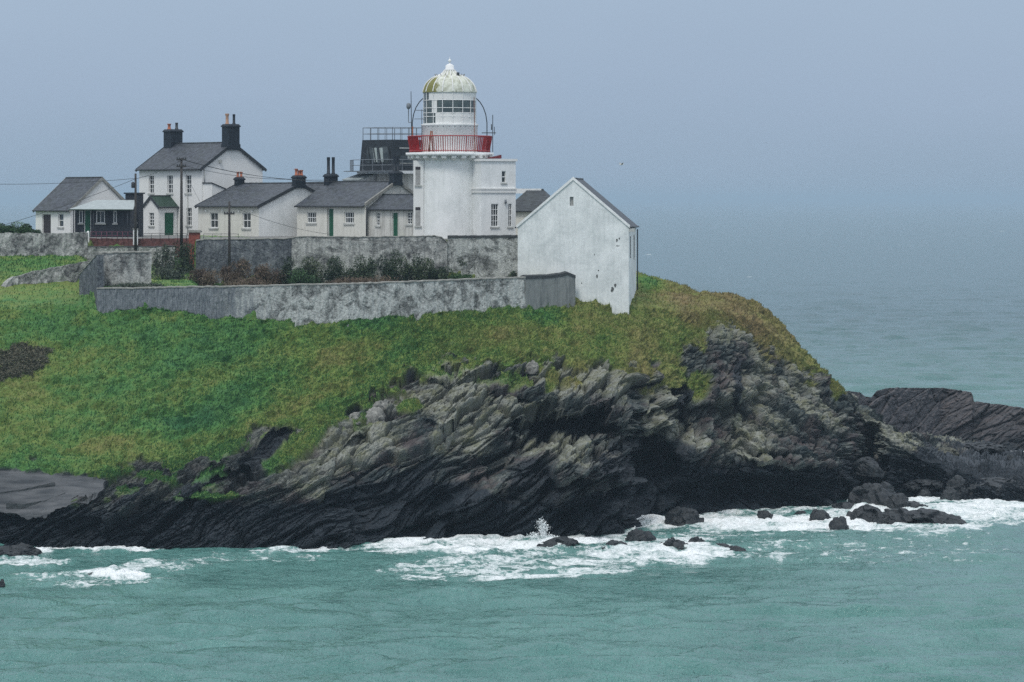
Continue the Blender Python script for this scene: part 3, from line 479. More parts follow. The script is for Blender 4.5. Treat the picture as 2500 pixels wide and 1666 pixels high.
# the ledge behind the platform: two tilted beds, purple-grey, dipping left
def back_ledge():
    px = np.linspace(2035, 3000, 420); top = ip(px, [(2035, 962), (2060, 955), (2100, 957), (2115, 968), (2128, 970), (2140, 955), (2165, 948), (2290, 947), (2340, 952), (2372, 958), (2378, 980), (2400, 985), (2450, 988), (2500, 998), (2700, 1010), (3000, 1050)]); rows = []
    Yf = ip(px, [(2035, 318), (2150, 330), (2300, 346), (3000, 349)]); z0 = np.full(len(px), -2.5)
    Yt = Yf+6; zt = H-(top-HZ)*Yt/F
    for j in range(190):
        t = j/189; y = Yf+(Yt-Yf)*t**1.2; rows.append((y, z0+(zt-z0)*t**.9))
    for j in range(1, 40): t = j/39; rows.append((Yt+9*t, zt*(1-t*t)-3*t*t))
    Y = np.array([r[0] for r in rows]); Z = np.array([r[1] for r in rows]); X = (px[None]-1250)*Y/F
    c, s_ = math.cos(R(28)), math.sin(R(28)); u = X*c+Z*s_; w = -X*s_+Z*c; d = 0
    for k, (su, sw, am) in enumerate(((9, 1.6, .9), (4, .8, .5), (1.6, .4, .25), (.7, .22, .12))):
        f1, f2, i_, of = worley(u/su, Y/su, w/sw, 300+k); d = d+am*((i_[0]-.5)+(i_[1]-.3)*of[2]+(i_[2]-.5)*of[0])-am*.3*sstep(.1, 0, f2-f1)
    env = sstep(0, .06, np.linspace(0, 1, 229))[:, None]; Y = Y-d*env*1.1; Z = Z+d*.18*env
    t = NT('ledge_rock'); so = t.n('ShaderNodeMapping', {0: t.co(rot=(0, R(28), 0)), 'Scale': (.4, 1, 3.4)}).outputs[0]; n = t.noise(so, 1, 7, .68, .3)
    col = t.ramp(n, (.3, (.030, .034, .038)), (.5, (.060, .058, .062)), (.7, (.105, .09, .088))); ht = t.n('ShaderNodeSeparateXYZ', {0: t.co()}).outputs[2]
    col = t.mix(t.ramp(t.math('ADD', t.math('MULTIPLY', ht, .22), t.noise(t.co(), .6, 4)), (.62, 0.), (.95, 1.)), (.020, .025, .03), col)
    o = np_mesh('rock_ledge', np.stack([X, Y, Z], -1).reshape(-1, 3), grid_quads(229, 420), t.done(col, .7, t.bump(t.noise(t.co(), 5, 5, .7), .6, .1)), True); tag(o, 'purple grey tilted rock ledge rising behind the dark wave-cut platform', 'rock ledge')
back_ledge()

# ------------------------------------------------------------------ walls
def wall_run(name, label, pts, th, mat, cop=None, cop_h=.14, cop_over=.05, rough=.05, group=None, cat='wall'):
    """pts: (px, py_top, py_bottom, Y) along the wall; builds a slightly uneven solid wall and its coping"""
    s = []
    for (a, b) in zip(pts[:-1], pts[1:]):
        n = max(2, int(abs(b[0]-a[0])/7), int(abs(b[3]-a[3])*3))
        for i in range(n): t = i/n; s.append(tuple(a[k]*(1-t)+b[k]*t for k in range(4)))
    s.append(pts[-1]); c = P(pts[0][0], pts[0][2], pts[0][3]); root = empty(name, c); tag(root, label, cat, group)
    r = random.Random(len(label)); mb = MB(); cp = MB(); L = []
    for i, (px, pt, pb, Y) in enumerate(s):
        a = P(px, pt, Y)-c; zb = P(px, pb, Y).z-c.z-.8; j = s[min(i+1, len(s)-1)]; k = s[max(i-1, 0)]; d = (P(j[0], 0, j[3])-P(k[0], 0, k[3])); d.z = 0; d.normalize(); nrm = Vector((-d.y, d.x, 0))
        if nrm.y < 0: nrm = -nrm
        o1 = r.uniform(-rough, rough); zt = a.z+r.uniform(-.5, .5)*rough
        L.append((a+nrm*o1, a+nrm*th, zt, zb))
    V = []; Fc = []; nz = 7
    for (f, b, zt, zb) in L:
        for q in range(nz): V.append((f.x+r.uniform(-rough, rough)*.5, f.y+r.uniform(-rough, rough)*.7, zb+(zt-zb)*q/(nz-1)))
        V.append((b.x, b.y, zt)); V.append((b.x, b.y, zb))
    m = nz+2
    for i in range(len(L)-1):
        for q in range(m-1): Fc.append((i*m+q, (i+1)*m+q, (i+1)*m+q+1, i*m+q+1))
    Fc += [tuple(range(m))[::-1], tuple(range((len(L)-1)*m, len(L)*m))]
    mb.add(V, Fc); mb.build('masonry', mat, root)
    if cop:
        V = []; Fc = []
        for (f, b, zt, zb) in L:
            d = (b-f); d.z = 0; d.normalize(); f2 = f-d*cop_over*(1+r.uniform(-.3, .3)); b2 = b+d*cop_over
            V += [(f2.x, f2.y, zt+.003), (b2.x, b2.y, zt+.003), (b2.x, b2.y, zt+cop_h), ((f2.x+b2.x)/2, (f2.y+b2.y)/2, zt+cop_h*1.35), (f2.x, f2.y, zt+cop_h)]
        for i in range(len(L)-1):
            for q in range(5): Fc.append((i*5+q, (i+1)*5+q, (i+1)*5+(q+1) % 5, i*5+(q+1) % 5))
        Fc += [(4, 3, 2, 1, 0), tuple((len(L)-1)*5+q for q in range(5))]
        MB().add(V, Fc).build('coping', cop, root)
    return root
wall_run('garden_wall', 'long lower garden wall, dark bluish grey at its left turning to blotchy white', [(236, 706, 764, 277), (330, 706, 766, 276.6), (430, 703, 768, 276), (540, 702, 785, 275.4), (640, 700, 792, 275.2), (720, 698, 792, 275.4), (850, 695, 792, 276.5), (1000, 690, 782, 278.8), (1150, 684, 768, 281.5), (1283, 679, 755, 284)], .55, M['wall_long'], M['coping'], .1)
wall_run('garden_wall', 'grey streaked end section of the lower wall, rising to a peak against the white store', [(1283.5, 682, 758, 284), (1340, 680, 752, 286), (1372, 676, 748, 287), (1386, 672, 746, 287.4), (1405, 680, 744, 288)], .6, M['grey_render'], M['dark_coping'], .26, .04, .02)
wall_run('garden_wall', 'tall pale bastion wall standing at the left corner above the lower wall', [(242, 620, 704, 279.5), (300, 618, 704, 279.6), (370, 617, 702, 280)], .6, M['wall_mid'], M['coping'], .1, .06)
wall_run('garden_wall', 'dark return wall running back from the left corner with a sloping top', [(238, 622, 764, 277), (222, 640, 764, 279.5), (195, 670, 760, 283)], .5, M['wall_dark'], M['coping'], .08)
wall_run('field_wall', 'low grey stone wall climbing diagonally over the grass on the left', [(8, 706, 712, 286), (20, 690, 708, 286.4), (35, 676, 703, 286.8), (80, 664, 702, 287.2), (150, 650, 698, 287.8), (225, 637, 692, 288.3)], .6, M['wall_mid'], None, rough=.1)
wall_run('upper_wall', 'dark streaked left length of the upper retaining wall beside the brick pier', [(478, 590, 700, 290.6), (500, 586, 700, 290.6), (700, 584, 700, 290.6), (712, 582, 700, 290.6)], .5, M['wall_dark'], M['coping'], .08, group=None)
wall_run('upper_wall', 'long grey rendered middle length of the upper retaining wall behind the scrub', [(712.5, 582, 700, 290.4), (730, 579, 700, 290.4), (900, 580, 700, 290.4), (1060, 577, 700, 290.4), (1078, 581, 700, 290.4), (1092, 592, 700, 290.4)], .5, M['wall_mid'], M['coping'], .06)
wall_run('upper_wall', 'blotchy white right length of the upper wall under the lighthouse', [(1092.5, 581, 700, 290.6), (1180, 581, 700, 290.6), (1275, 580, 700, 290.6)], .5, M['wall_pale'], M['dark_coping'], .16, .06)
wall_run('stone_wall', 'lichened grey boundary wall at the far left in front of the white outbuilding', [(-160, 568, 625, 295), (0, 569, 622, 295), (100, 570, 618, 295), (213, 568, 616, 295)], .5, M['wall_mid'], None, rough=.08)
wall_run('stone_wall', 'low stone wall below the red kerb by the main house', [(214, 604, 640, 294.8), (320, 604, 640, 294.8), (425, 603, 640, 294.6)], .5, M['wall_mid'], M['dark_coping'], .06, rough=.08)
wall_run('kerb_wall', 'red sandstone kerb wall along the yard of the main house', [(214, 582, 606, 297.5), (300, 583, 606, 297.5), (462, 582, 606, 297)], .4, M['red_soil'], None, rough=.04)
wall_run('stub_wall', 'mossy grey stub of wall beside the bushes left of the brick pier', [(380, 606, 690, 292), (425, 604, 690, 292)], .5, M['wall_mid'], None, rough=.1)
# small concrete cabin ruin step seen at the wall right end
wall_run('slipway_kerb', 'upper of two low dark kerbs crossing the grey slab at the left edge', [(-120, 1210, 1212, 255.4), (0, 1203, 1205, 255.5), (60, 1194, 1196, 255.6), (133, 1178, 1180, 255.9)], .35, M['dark_coping'], None, rough=.03, cat='kerb')
wall_run('slipway_kerb', 'lower curved dark kerb near the lip of the grey slab at the left edge', [(15, 1229, 1231, 254.5), (60, 1231, 1233, 254.4), (110, 1222, 1224, 254.6), (160, 1203, 1205, 255.1)], .3, M['dark_coping'], None, rough=.03, cat='kerb')
r0 = empty('gate_pier', P(475, 612, 293)); tag(r0, 'square red brick gate pier with a flat stone cap', 'gate pier'); s = 293/F
MB().box(-13*s, 13*s, -13*s, 13*s, -1.5, 44*s).build('shaft', M['brick'], r0); MB().box(-17*s, 17*s, -17*s, 17*s, 44*s+.003, 48*s).box(-14*s, 14*s, -14*s, 14*s, 48*s+.002, 50*s).build('cap', M['coping'], r0)
r0 = empty('gate_post', P(215, 590, 297)); tag(r0, 'short white gate post at the end of the grey boundary wall', 'post'); MB().box(-.1, .1, -.12, .12, -.3, .75).build('shaft', M['frame'], r0); MB().lathe([(.12, .753), (.13, .8), (.06, .9), (.0, .93)], 10).build('cap', M['frame'], r0)
r0 = empty('gate_post', P(331, 590, 297)); tag(r0, 'square white gate pillar behind the left utility pole', 'post'); MB().box(-.2, .2, -.2, .2, -.3, 1.05).build('shaft', M['white'], r0); MB().box(-.25, .25, -.25, .25, 1.053, 1.12).build('cap', M['coping'], r0)
def railing(name, label, a, b, h, mat, n, rails=(1., .5), r=.02, grp=None):
    root = empty(name, a); tag(root, label, 'railing', grp); b = b-a
    for q in rails: MB().bar((0, 0, h*q), (b.x, b.y, b.z+h*q), r).build('rail', mat, root)
    for i in range(n+1): p = b*(i/n); MB().bar((p.x, p.y, p.z-.15), (p.x, p.y, p.z+h+.02), r*1.1).build('post', mat, root)
railing('yard_railing', 'thin plum coloured railing in front of the dark timber building', P(222, 584, 297.3), P(325, 584, 297.3), .62, M['purple'], 8)
railing('yard_railing', 'thin dark railing in front of the white main house', P(348, 584, 297.2), P(455, 584, 297), .48, M['dark_metal'], 5, (1.,))
railing('yard_railing', 'thin dark railing right of the brick pier in front of the cream cottage', P(497, 585, 297), P(582, 585, 297), .48, M['dark_metal'], 4, (1.,))

# ------------------------------------------------------------------ yard round the buildings
t = NT('yard_concrete'); yc = t.mix(t.ramp(t.noise(t.co(), .8, 6, .65), (.35, 0.), (.65, 1.)), (.10, .10, .095), (.20, .20, .19)); M['yard'] = t.done(yc, .9, t.bump(t.noise(t.co(), 6, 4), .4, .02))
yd = [P(205, 0, 298), P(470, 0, 298), P(480, 0, 291.4), P(1275, 0, 291.4), P(1285, 0, 306), P(1290, 0, 333), P(60, 0, 340), P(80, 0, 297)]
tag(MB().add([(p.x, p.y, zz) for zz in (22.50, 22.0) for p in yd], [tuple(range(8))]+[(i, (i+1) % 8, 8+(i+1) % 8, 8+i) for i in range(8)]).build('yard', M['yard']), 'grey concrete yard around the cottages', kind='structure')
# ------------------------------------------------------------------ buildings
class House:
    def __init__(s, name, label, px, Y, pyb, yaw, Lpx, Wpx, eave, ridge, axis='x', cat='building', group=None, hip=0):
        s.px, s.Y, s.pyb = px, Y, pyb; s.a = R(yaw); s.s = Y/F; s.X0 = (px-1250)*Y/F; s.L = -s.fx(px-Lpx); s.W = s.gy(px+Wpx); s.axis = axis; s.hip = hip
        s.root = empty(name, P(px, pyb, Y), -s.a); tag(s.root, label, cat, group); s.he = s.z(eave); s.hr = s.z(ridge)
    def z(s, py): return (s.pyb-py)*s.s
    def fx(s, px): k = (px-1250)/F; return -(s.X0-k*s.Y)/(math.cos(s.a)+k*math.sin(s.a))
    def gy(s, px): k = (px-1250)/F; return (k*s.Y-s.X0)/(math.sin(s.a)-k*math.cos(s.a))
    def pt(s, face, u, z, d=0):   # d: outwards
        return (u, -d, z) if face == 'front' else (d, u, z)
    def rect(s, face, px0, px1, py0, py1):
        k = s.fx if face == 'front' else s.gy; return (k(px0), k(px1), s.z(py1), s.z(py0))
    def wall(s, face, mat, holes=(), dep=.2, top=None, z0=-.6):
        u0, u1 = (-s.L, 0) if face == 'front' else (0, s.W); top = s.he if top is None else top; mb = MB(); H_ = [s.rect(face, *h) for h in holes]
        HG = [h for h in H_ if h[2] > top]; HA = H_; H_ = [h for h in H_ if h[2] <= top]
        us = sorted({u0, u1, *[h[0] for h in H_], *[h[1] for h in H_]}); zs = sorted({z0, top, *[h[2] for h in H_], *[h[3] for h in H_]})
        for a, b in zip(us[:-1], us[1:]):
            for c, d in zip(zs[:-1], zs[1:]):
                m, n = (a+b)/2, (c+d)/2
                if any(h[0] < m < h[1] and h[2] < n < h[3] for h in H_): continue
                mb.add([s.pt(face, a, c), s.pt(face, b, c), s.pt(face, b, d), s.pt(face, a, d)], [(0, 1, 2, 3)])
        for (a, b, c, d) in HA:
            q = [(a, c), (b, c), (b, d), (a, d)]
            for i in range(4): u, v = q[i], q[(i+1) % 4]; mb.add([s.pt(face, *u), s.pt(face, *v), s.pt(face, *v, -dep), s.pt(face, *u, -dep)], [(0, 1, 2, 3)])
        gable = (face == 'side' and s.axis == 'x' and not s.hip) or (face == 'front' and s.axis == 'y')
        um = (u0+u1)/2; hh = lambda u: top+(s.hr-top)*(1-abs(u-um)/(u1-um))
        def poly(*p): mb.add([s.pt(face, u, z) for u, z in p], [tuple(range(len(p)))])
        if gable and s.hr > top:
            if HG:
                a, b, c, d = HG[0]; poly((u0, top), (a, top), (a, hh(a))) if a <= um else poly((u0, top), (a, top), (a, hh(a)), (um, s.hr))
                poly((b, top), (u1, top), (b, hh(b))) if b >= um else poly((b, top), (u1, top), (um, s.hr), (b, hh(b)))
                poly((a, top), (b, top), (b, c), (a, c)); poly(*([(a, d), (b, d), (b, hh(b))]+([(um, s.hr)] if a < um < b else [])+[(a, hh(a))]))
            else: poly((u0, top), (u1, top), (um, s.hr))
        # the opposite wall, plain
        v = -s.W if face == 'front' else -s.L
        c_ = [(u0, z0), (u1, z0), (u1, top)]+([((u0+u1)/2, s.hr)] if gable and s.hr > top else [])+[(u0, top)]; bk = MB(); bk.add([s.pt(face, u, z, v) for u, z in c_], [tuple(range(len(c_)))]); bk.build('wall', mat, s.root)
        return mb.build('wall', mat, s.root)
    def roof(s, mat, over=.28, verge=.14, th=.11, fascia=None, bargeboard=None):
        ax = s.axis; W_, L_ = (s.W, s.L) if ax == 'x' else (s.L, s.W); half = W_/2; sl = (s.hr-s.he)/half; mb = MB()
        def q(l, w, z): return (-L_+l, w, z) if ax == 'x' else (-W_+w, l, z)     # l along ridge 0..L_, w across 0..W_
        e = s.he-over*sl; hp = s.hip
        for sg in (0, 1):
            w0 = -over if sg == 0 else W_+over; c = [q(-verge, w0, e), q(L_+verge, w0, e), q(L_+verge-hp*1.0 if hp else L_+verge, half, s.hr), q(-verge+(hp if hp else 0), half, s.hr)]
            mb.add([(x, y, z) for x, y, z in c]+[(x, y, z+th) for x, y, z in c], [(0, 1, 2, 3), (4, 5, 6, 7), (0, 1, 5, 4), (1, 2, 6, 5), (2, 3, 7, 6), (3, 0, 4, 7)])
        if hp:
            for l, lp in ((L_+verge, L_+verge-hp), (-verge, -verge+hp)):
                c = [q(l, -over, e), q(l, W_+over, e), q(lp, half, s.hr)]; mb.add([(x, y, z+th) for x, y, z in c]+[(x, y, z) for x, y, z in c], [(0, 1, 2), (3, 4, 5), (0, 1, 4, 3)])
        r = mb.build('roof', mat, s.root); rc = MB()
        a, b = q(-verge+hp, half, s.hr+th), q(L_+verge-hp, half, s.hr+th); rc.bar(a, b, .09, 6); rc.build('ridge_tiles', M['slate_dark'], r)
        if fascia:
            for w0 in (-over-.07, W_+over+.07): MB().bar(q(-verge, w0, e+.03), q(L_+verge, w0, e+.03), .075, 6).build('gutter', fascia, s.root)
        if bargeboard and not hp:
            for l in (-verge-.04, L_+verge+.003):
                g = MB()
                for sg in (0, 1):
                    w0 = -over if sg == 0 else W_+over; A = [q(l, w0, e-.16), q(l, half, s.hr-.16), q(l, half, s.hr+th+.05), q(l, w0, e+th+.05)]; B = [q(l+.04, w0, e-.16), q(l+.04, half, s.hr-.16), q(l+.04, half, s.hr+th+.05), q(l+.04, w0, e+th+.05)]
                    g.hexa([A[0], A[1], B[1], B[0], A[3], A[2], B[2], B[3]])
                g.build('bargeboard', bargeboard, s.root)
        return r
    def window(s, face, px0, px1, py0, py1, nx=2, nz=2, dep=.16, fw=.06, sill=True, mat=None, label=None, glass=None):
        a, b, c, d = s.rect(face, px0, px1, py0, py1); mb = MB(); mat = mat or M['frame']
        def bx(m_, u0, u1, z0, z1, d0, d1):
            p = [s.pt(face, u, z, -dd) for dd in (d1, d0) for (u, z) in ((u0, z0), (u1, z0), (u1, z1), (u0, z1))]; m_.hexa(p)
        bx(mb, a, a+fw, c, d, dep-.05, dep+.03); bx(mb, b-fw, b, c, d, dep-.05, dep+.03); bx(mb, a+fw, b-fw, d-fw, d, dep-.05, dep+.03); bx(mb, a+fw, b-fw, c, c+fw, dep-.05, dep+.03)
        for i in range(1, nx): u = a+(b-a)*i/nx; bx(mb, u-.022, u+.022, c+fw, d-fw, dep-.03, dep+.02)
        for i in range(1, nz):
            z = c+(d-c)*i/nz; t = .035 if nz > 1 and i == nz//2 else .02
            for k in range(nx): u0 = a+(b-a)*k/nx+.022; u1 = a+(b-a)*(k+1)/nx-.022; bx(mb, max(u0, a+fw), min(u1, b-fw), z-t, z+t, dep-.028, dep+.018)
        w = mb.build('window', mat, s.root)
        if label: w['label'] = label
        g = MB(); bx(g, a, b, c, d, dep+.035, dep+.05); g.build('pane', glass or M['glass'], w)
        if sill: g = MB(); bx(g, a-.1, b+.1, c-.14, c-.003, -.09, .16); g.build('sill', M['sill'], w)
        return w
    def door(s, face, px0, px1, py0, py1, mat, dep=.12, label=None):
        a, b, c, d = s.rect(face, px0, px1, py0, py1); mb = MB()
        def bx(m_, u0, u1, z0, z1, d0, d1):
            m_.hexa([s.pt(face, u, z, -dd) for dd in (d1, d0) for (u, z) in ((u0, z0), (u1, z0), (u1, z1), (u0, z1))])
        bx(mb, a+.05, b-.05, c, d-.05, dep, dep+.05)
        for k in range(2):
            for j in range(2):
                w = (b-a-.1); u0 = a+.05+w*(.12+.46*k); z0 = c+(d-c)*(.08+.46*j); bx(mb, u0, u0+w*.3, z0, z0+(d-c)*.36, dep-.015, dep-.001)
        o = mb.build('door', mat, s.root)
        if label: o['label'] = label
        fm = MB(); bx(fm, a, a+.05, c, d, dep-.03, dep+.06); bx(fm, b-.05, b, c, d, dep-.03, dep+.06); bx(fm, a+.05, b-.05, d-.05, d, dep-.03, dep+.06); fm.build('door_frame', M['frame'], o)
        hd = MB(); bx(hd, b-.16, b-.11, c+(d-c)*.46, c+(d-c)*.5, dep-.06, dep-.002); hd.build('handle', M['dark_metal'], o); return o
    def chimney(s, x, y, wx, wy, z0, z1, pots, mat=None, cap=.08, label=None):
        mat = mat or M['black']; mb = MB(); mb.box(x-wx/2, x+wx/2, y-wy/2, y+wy/2, z0, z1-.28); b = (z1-z0)*.22
        mb.box(x-wx/2-.06, x+wx/2+.06, y-wy/2-.06, y+wy/2+.06, z0-.004, z0+b); mb.box(x-wx/2-cap, x+wx/2+cap, y-wy/2-cap, y+wy/2+cap, z1-.28, z1-.16)
        i = .06; mb.hexa([(x-wx/2-i, y-wy/2-i, z1-.162), (x+wx/2+i, y-wy/2-i, z1-.162), (x+wx/2+i, y+wy/2+i, z1-.162), (x-wx/2-i, y+wy/2+i, z1-.162), (x-wx/2+i, y-wy/2+i, z1), (x+wx/2-i, y-wy/2+i, z1), (x+wx/2-i, y+wy/2-i, z1), (x-wx/2+i, y+wy/2-i, z1)])
        c = mb.build('chimney', mat, s.root)
        if label: c['label'] = label
        for (ox, oy, h, r, m_, fl) in pots:
            MB().lathe([(r*1.15, z1-.01), (r*1.15, z1+.08), (r*.9, z1+.1), (r*.85, z1+h*.75), (r*(1.25 if fl else .95), z1+h*.88), (r*(1.15 if fl else .9), z1+h)], 10, (x+ox, y+oy)).build('chimney_pot', M[m_], c)
        return c
    def box(s, name, mat, x0, x1, y0, y1, z0, z1, parent=None): return MB().box(x0, x1, y0, y1, z0, z1).build(name, mat, parent or s.root)
    def pipe(s, pts, r=.05, mat=None): return MB().tube(pts, r, 6).build('downpipe', mat or M['dark_metal'], s.root)

# --- main two-storey house
h = House('house', 'white two storey house with slate roof, black chimneys and a green door', 493, 324, 582, 50, 153, 148, 410, 350, cat='house')
fw = [(363, 376, 428, 472), (408, 422, 428, 472), (453, 467, 428, 472), (455, 468, 508, 551)]
h.wall('front', M['white_clean'], fw, .22); h.wall('side', M['white_clean'])
for q in fw: h.window('front', *q, 2, 4, .18, .05)
h.roof(M['slate'], .3, .15, .12, M['dark_metal'], M['dark_metal'])
h.chimney(-h.L+.62, h.W/2, 1.3, 1.35, h.hr-.9, h.z(311), [(-.3, -.25, .55, .17, 'terracotta', 1), (.25, .25, .65, .16, 'dark_metal', 0)], label='left black chimney stack with a short red pot')
h.chimney(-.28, h.W/2, 1.1, 1.3, h.hr-.6, h.z(302), [(-.1, -.35, 1.0, .17, 'buff', 1), (.1, .3, .95, .15, 'black', 0)], label='right black chimney stack over the gable, with a tall buff pot')
h.pipe([(.06, .25, h.he-.1), (.06, .25, h.he-1.5), (.06, .45, h.he-1.7), (.06, .45, 0)], .045, M['sill'])
h.pipe([(-2.3, -.08, h.z(470)), (-2.3, -.08, 0)], .04, M['sill'])
h.box('wall_lamp', M['sill'], .02, .25, 1.95, 2.15, h.z(398), h.z(390))
mb = MB(); zt, zb = h.z(448), h.z(468); y1 = 3.6; mb.hexa([(.003, .12, -.6), (1.5, .12, -.6), (1.5, y1, -.6), (.003, y1, -.6), (.003, .12, zt), (1.5, .12, zt), (1.5, y1, zb-.5), (.003, y1, zb-.5)]); mb.build('lean_to', M['white_clean'], h.root)
mb = MB(); mb.hexa([(.004, .02, zt+.003), (1.6, .02, zt+.003), (1.6, y1+.1, zb-.497), (.004, y1+.1, zb-.497), (.004, .02, zt+.09), (1.6, .02, zt+.09), (1.6, y1+.1, zb-.41), (.004, y1+.1, zb-.41)]); mb.build('lean_to_roof', M['dark_metal'], h.root)
# porch
q = House('porch', 'small white gabled porch with green roof and green door on the main house', 387, 325.7, 582, 50, 36, 45, 504, 481, axis='y', cat='porch')
q.wall('front', M['white_clean'], [(364, 376, 520, 552)], .15); q.wall('side', M['white_clean'], [(402, 426, 519, 582)], .15)
q.window('front', 364, 376, 520, 552, 2, 4, .12, .045); q.door('side', 402, 426, 519, 582, M['green']); q.roof(M['green_roof'], .18, .1, .09, M['dark_metal'], M['dark_metal'])
# --- cream cottage with white gable
A = House('cottage', 'single storey cream cottage with a white gable and two casement windows', 632, 314, 583, 50, 148, 196, 503, 450, cat='cottage')
aw = [(512, 532, 520, 558), (592, 612, 520, 558)]
A.wall('front', M['cream'], aw+[(557, 563, 518, 576)], .2); A.wall('side', M['white'])
for w_ in aw: A.window('front', *w_, 2, 2, .14, .08)
A.door('front', 557, 563, 518, 576, M['cream'], .14); A.roof(M['slate'], .25, .14, .11, M['dark_metal'], M['dark_metal'])
A.chimney(-A.L+.45, A.W/2-.2, .62, .75, A.hr-.7, A.z(431), [(-.1, -.12, .5, .13, 'terracotta', 1), (.1, .14, .5, .13, 'terracotta', 1)], label='small black chimney with forked red pots')
A.chimney(-.08, A.W/2, .6, 1.15, A.hr-.35, A.z(428), [(0, -.3, .62, .15, 'terracotta', 1), (0, .02, .48, .13, 'terracotta', 1), (0, .3, .5, .15, 'terracotta', 1)], label='squat black chimney with three red pots on the white gable')
for x_ in (505, 545, 585, 618): A.box('bracket', M['frame'], A.fx(x_)-.06, A.fx(x_)+.06, -.14, -.003, A.he-.55, A.he-.42)
A.box('flue', M['metal'], A.fx(666)-.1, A.fx(666)+.1, A.W/2+2, A.W/2+2.2, A.hr-.9, A.z(433))
# --- second cream cottage
B = House('cottage', 'cream cottage with narrow green door beside the lighthouse', 893, 307, 582, 50, 168, 150, 502, 446, cat='cottage')
bw = [(749, 772, 519, 546), (841, 864, 518, 546)]
B.wall('front', M['cream'], bw+[(798, 814, 509, 582)], .2); B.wall('side', M['cream_dirty'])
for w_ in bw:
    a_, b_ = w_[0], w_[1]; B.window('front', a_, b_, w_[2], w_[3], 4, 2, .14, .07)
B.door('front', 800, 814, 509, 582, M['green'], .14); B.roof(M['slate'], .25, -.05, .11, M['dark_metal'], None)
B.chimney(-B.L+.5, B.W/2, .75, 1.05, B.hr-.5, B.z(423), [(0, -.28, 1.55, .17, 'black', 0), (0, .28, 1.55, .17, 'black', 0)], label='black chimney carrying two tall black flues')
B.chimney(-.12, B.W/2, .7, .95, B.hr-.25, B.z(418), [(0, -.16, 1.35, .14, 'black', 0), (0, .2, 1.3, .14, 'black', 0)], label='black chimney on the stained gable next to the lighthouse')
mb = MB()
for sg in (0, 1):
    w0 = -.1 if sg == 0 else B.W+.1; m_ = B.W/2
    mb.hexa([(-.08, w0, B.he-.02), (.16, w0, B.he-.02), (.16, m_, B.hr-.02), (-.08, m_, B.hr-.02), (-.08, w0, B.he+.24), (.16, w0, B.he+.24), (.16, m_, B.hr+.24), (-.08, m_, B.hr+.24)])
mb.build('gable_coping', M['coping'], B.root); B.pipe([(.12, .02, B.he-.1), (.12, .02, -.4)], .08)
# --- low annex in front of that gable
Cc = House('cottage', 'low stained cream annexe with a green door, tucked between cottage and lighthouse', 1046, 300.6, 583, 50, 146, 70, 510, 478, cat='annexe')
cw = [(918, 928, 520, 552), (993, 1006, 519, 548)]
Cc.wall('front', M['cream_dirty'], cw+[(957, 971, 519, 583)], .18); Cc.wall('side', M['cream_dirty'])
for w_ in cw: Cc.window('front', *w_, 2, 4, .13, .05)
Cc.door('front', 957, 971, 519, 583, M['green']); Cc.roof(M['slate'], .2, .05, .1, M['dark_metal'], None)
# --- buildings behind
Dd = House('cottage', 'rear cottage of which only the slate roof ridge shows between the two cream cottages', 805, 321, 580, 50, 130, 60, 490, 449, cat='cottage'); Dd.wall('front', M['white']); Dd.wall('side', M['white']); Dd.roof(M['slate'], .25, .14, .11, M['dark_metal'], M['dark_metal'])
Ee = House('outbuilding', 'pale low roof behind the black chimney with the tall flues', 878, 318, 580, 50, 40, 84, 440, 425, cat='outbuilding'); Ee.wall('front', M['white']); Ee.wall('side', M['white']); Ee.roof(M['slate_pale'], .1, .05, .1)
Ff = House('outbuilding', 'slate roofed building glimpsed between the lighthouse and the white store', 1352, 314, 582, 12, 120, 30, 514, 466, cat='outbuilding', hip=1.6); Ff.wall('front', M['cream']); Ff.wall('side', M['cream']); Ff.roof(M['slate_dark'], .2, .05, .1, M['dark_metal'])
Ff.box('parapet', M['white'], -4.6, -1.75, Ff.W/2-.1, Ff.W/2+.1, Ff.hr-.25, Ff.hr+.2)
# --- left outbuilding
Gg = House('outbuilding', 'small white gabled outbuilding at far left with a dark door', 172, 316, 590, 50, 85, 152, 512, 436, cat='outbuilding')
Gg.wall('front', M['white_clean'], [(103, 124, 523, 590), (142, 155, 522, 555)], .2); Gg.wall('side', M['white_clean'])
Gg.window('front', 142, 155, 522, 555, 1, 2, .14, .07); Gg.door('front', 103, 124, 523, 590, M['dark_door']); Gg.roof(M['slate'], .2, .1, .1, M['dark_metal'], M['coping'])
# --- dark timber building with verandah
Hh = House('timber_building', 'dark timber boarded building with pale sheet roof and a green panel', 318, 309, 590, 8, 135, 10, 512, 512, cat='outbuilding')
hw = [(193, 202, 515, 545), (235, 256, 515, 545), (277, 285, 515, 545)]
Hh.wall('front', M['timber'], hw+[(206, 222, 513, 590)], .12); Hh.wall('side', M['timber'])
for w_ in hw: Hh.window('front', *w_, 2 if w_[1]-w_[0] > 15 else 1, 1, .06, .06)
Hh.door('front', 206, 222, 513, 590, M['green'], .06)
for k in range(27): u = -Hh.L+Hh.L*(k+.5)/27; \
    (Hh.box('board_joint', M['black'], u-.012, u+.012, -.022, -.002, -.5, Hh.z(548)) if k % 3 == 1 else None)
mb = MB(); e0, e1 = Hh.z(513), Hh.z(491); mb.hexa([(-Hh.L-.3, -.9, e0), (.5, -.9, e0-.02), (0, 2.1, e1), (-Hh.L+1.4, 2.1, e1), (-Hh.L-.3, -.9, e0+.08), (.5, -.9, e0+.06), (0, 2.1, e1+.08), (-Hh.L+1.4, 2.1, e1+.08)]); mb.build('roof', M['slate_pale'], Hh.root)
MB().bar((-Hh.L-.3, -.95, e0+.02), (.5, -.95, e0), .06).build('gutter', M['green_roof'], Hh.root)
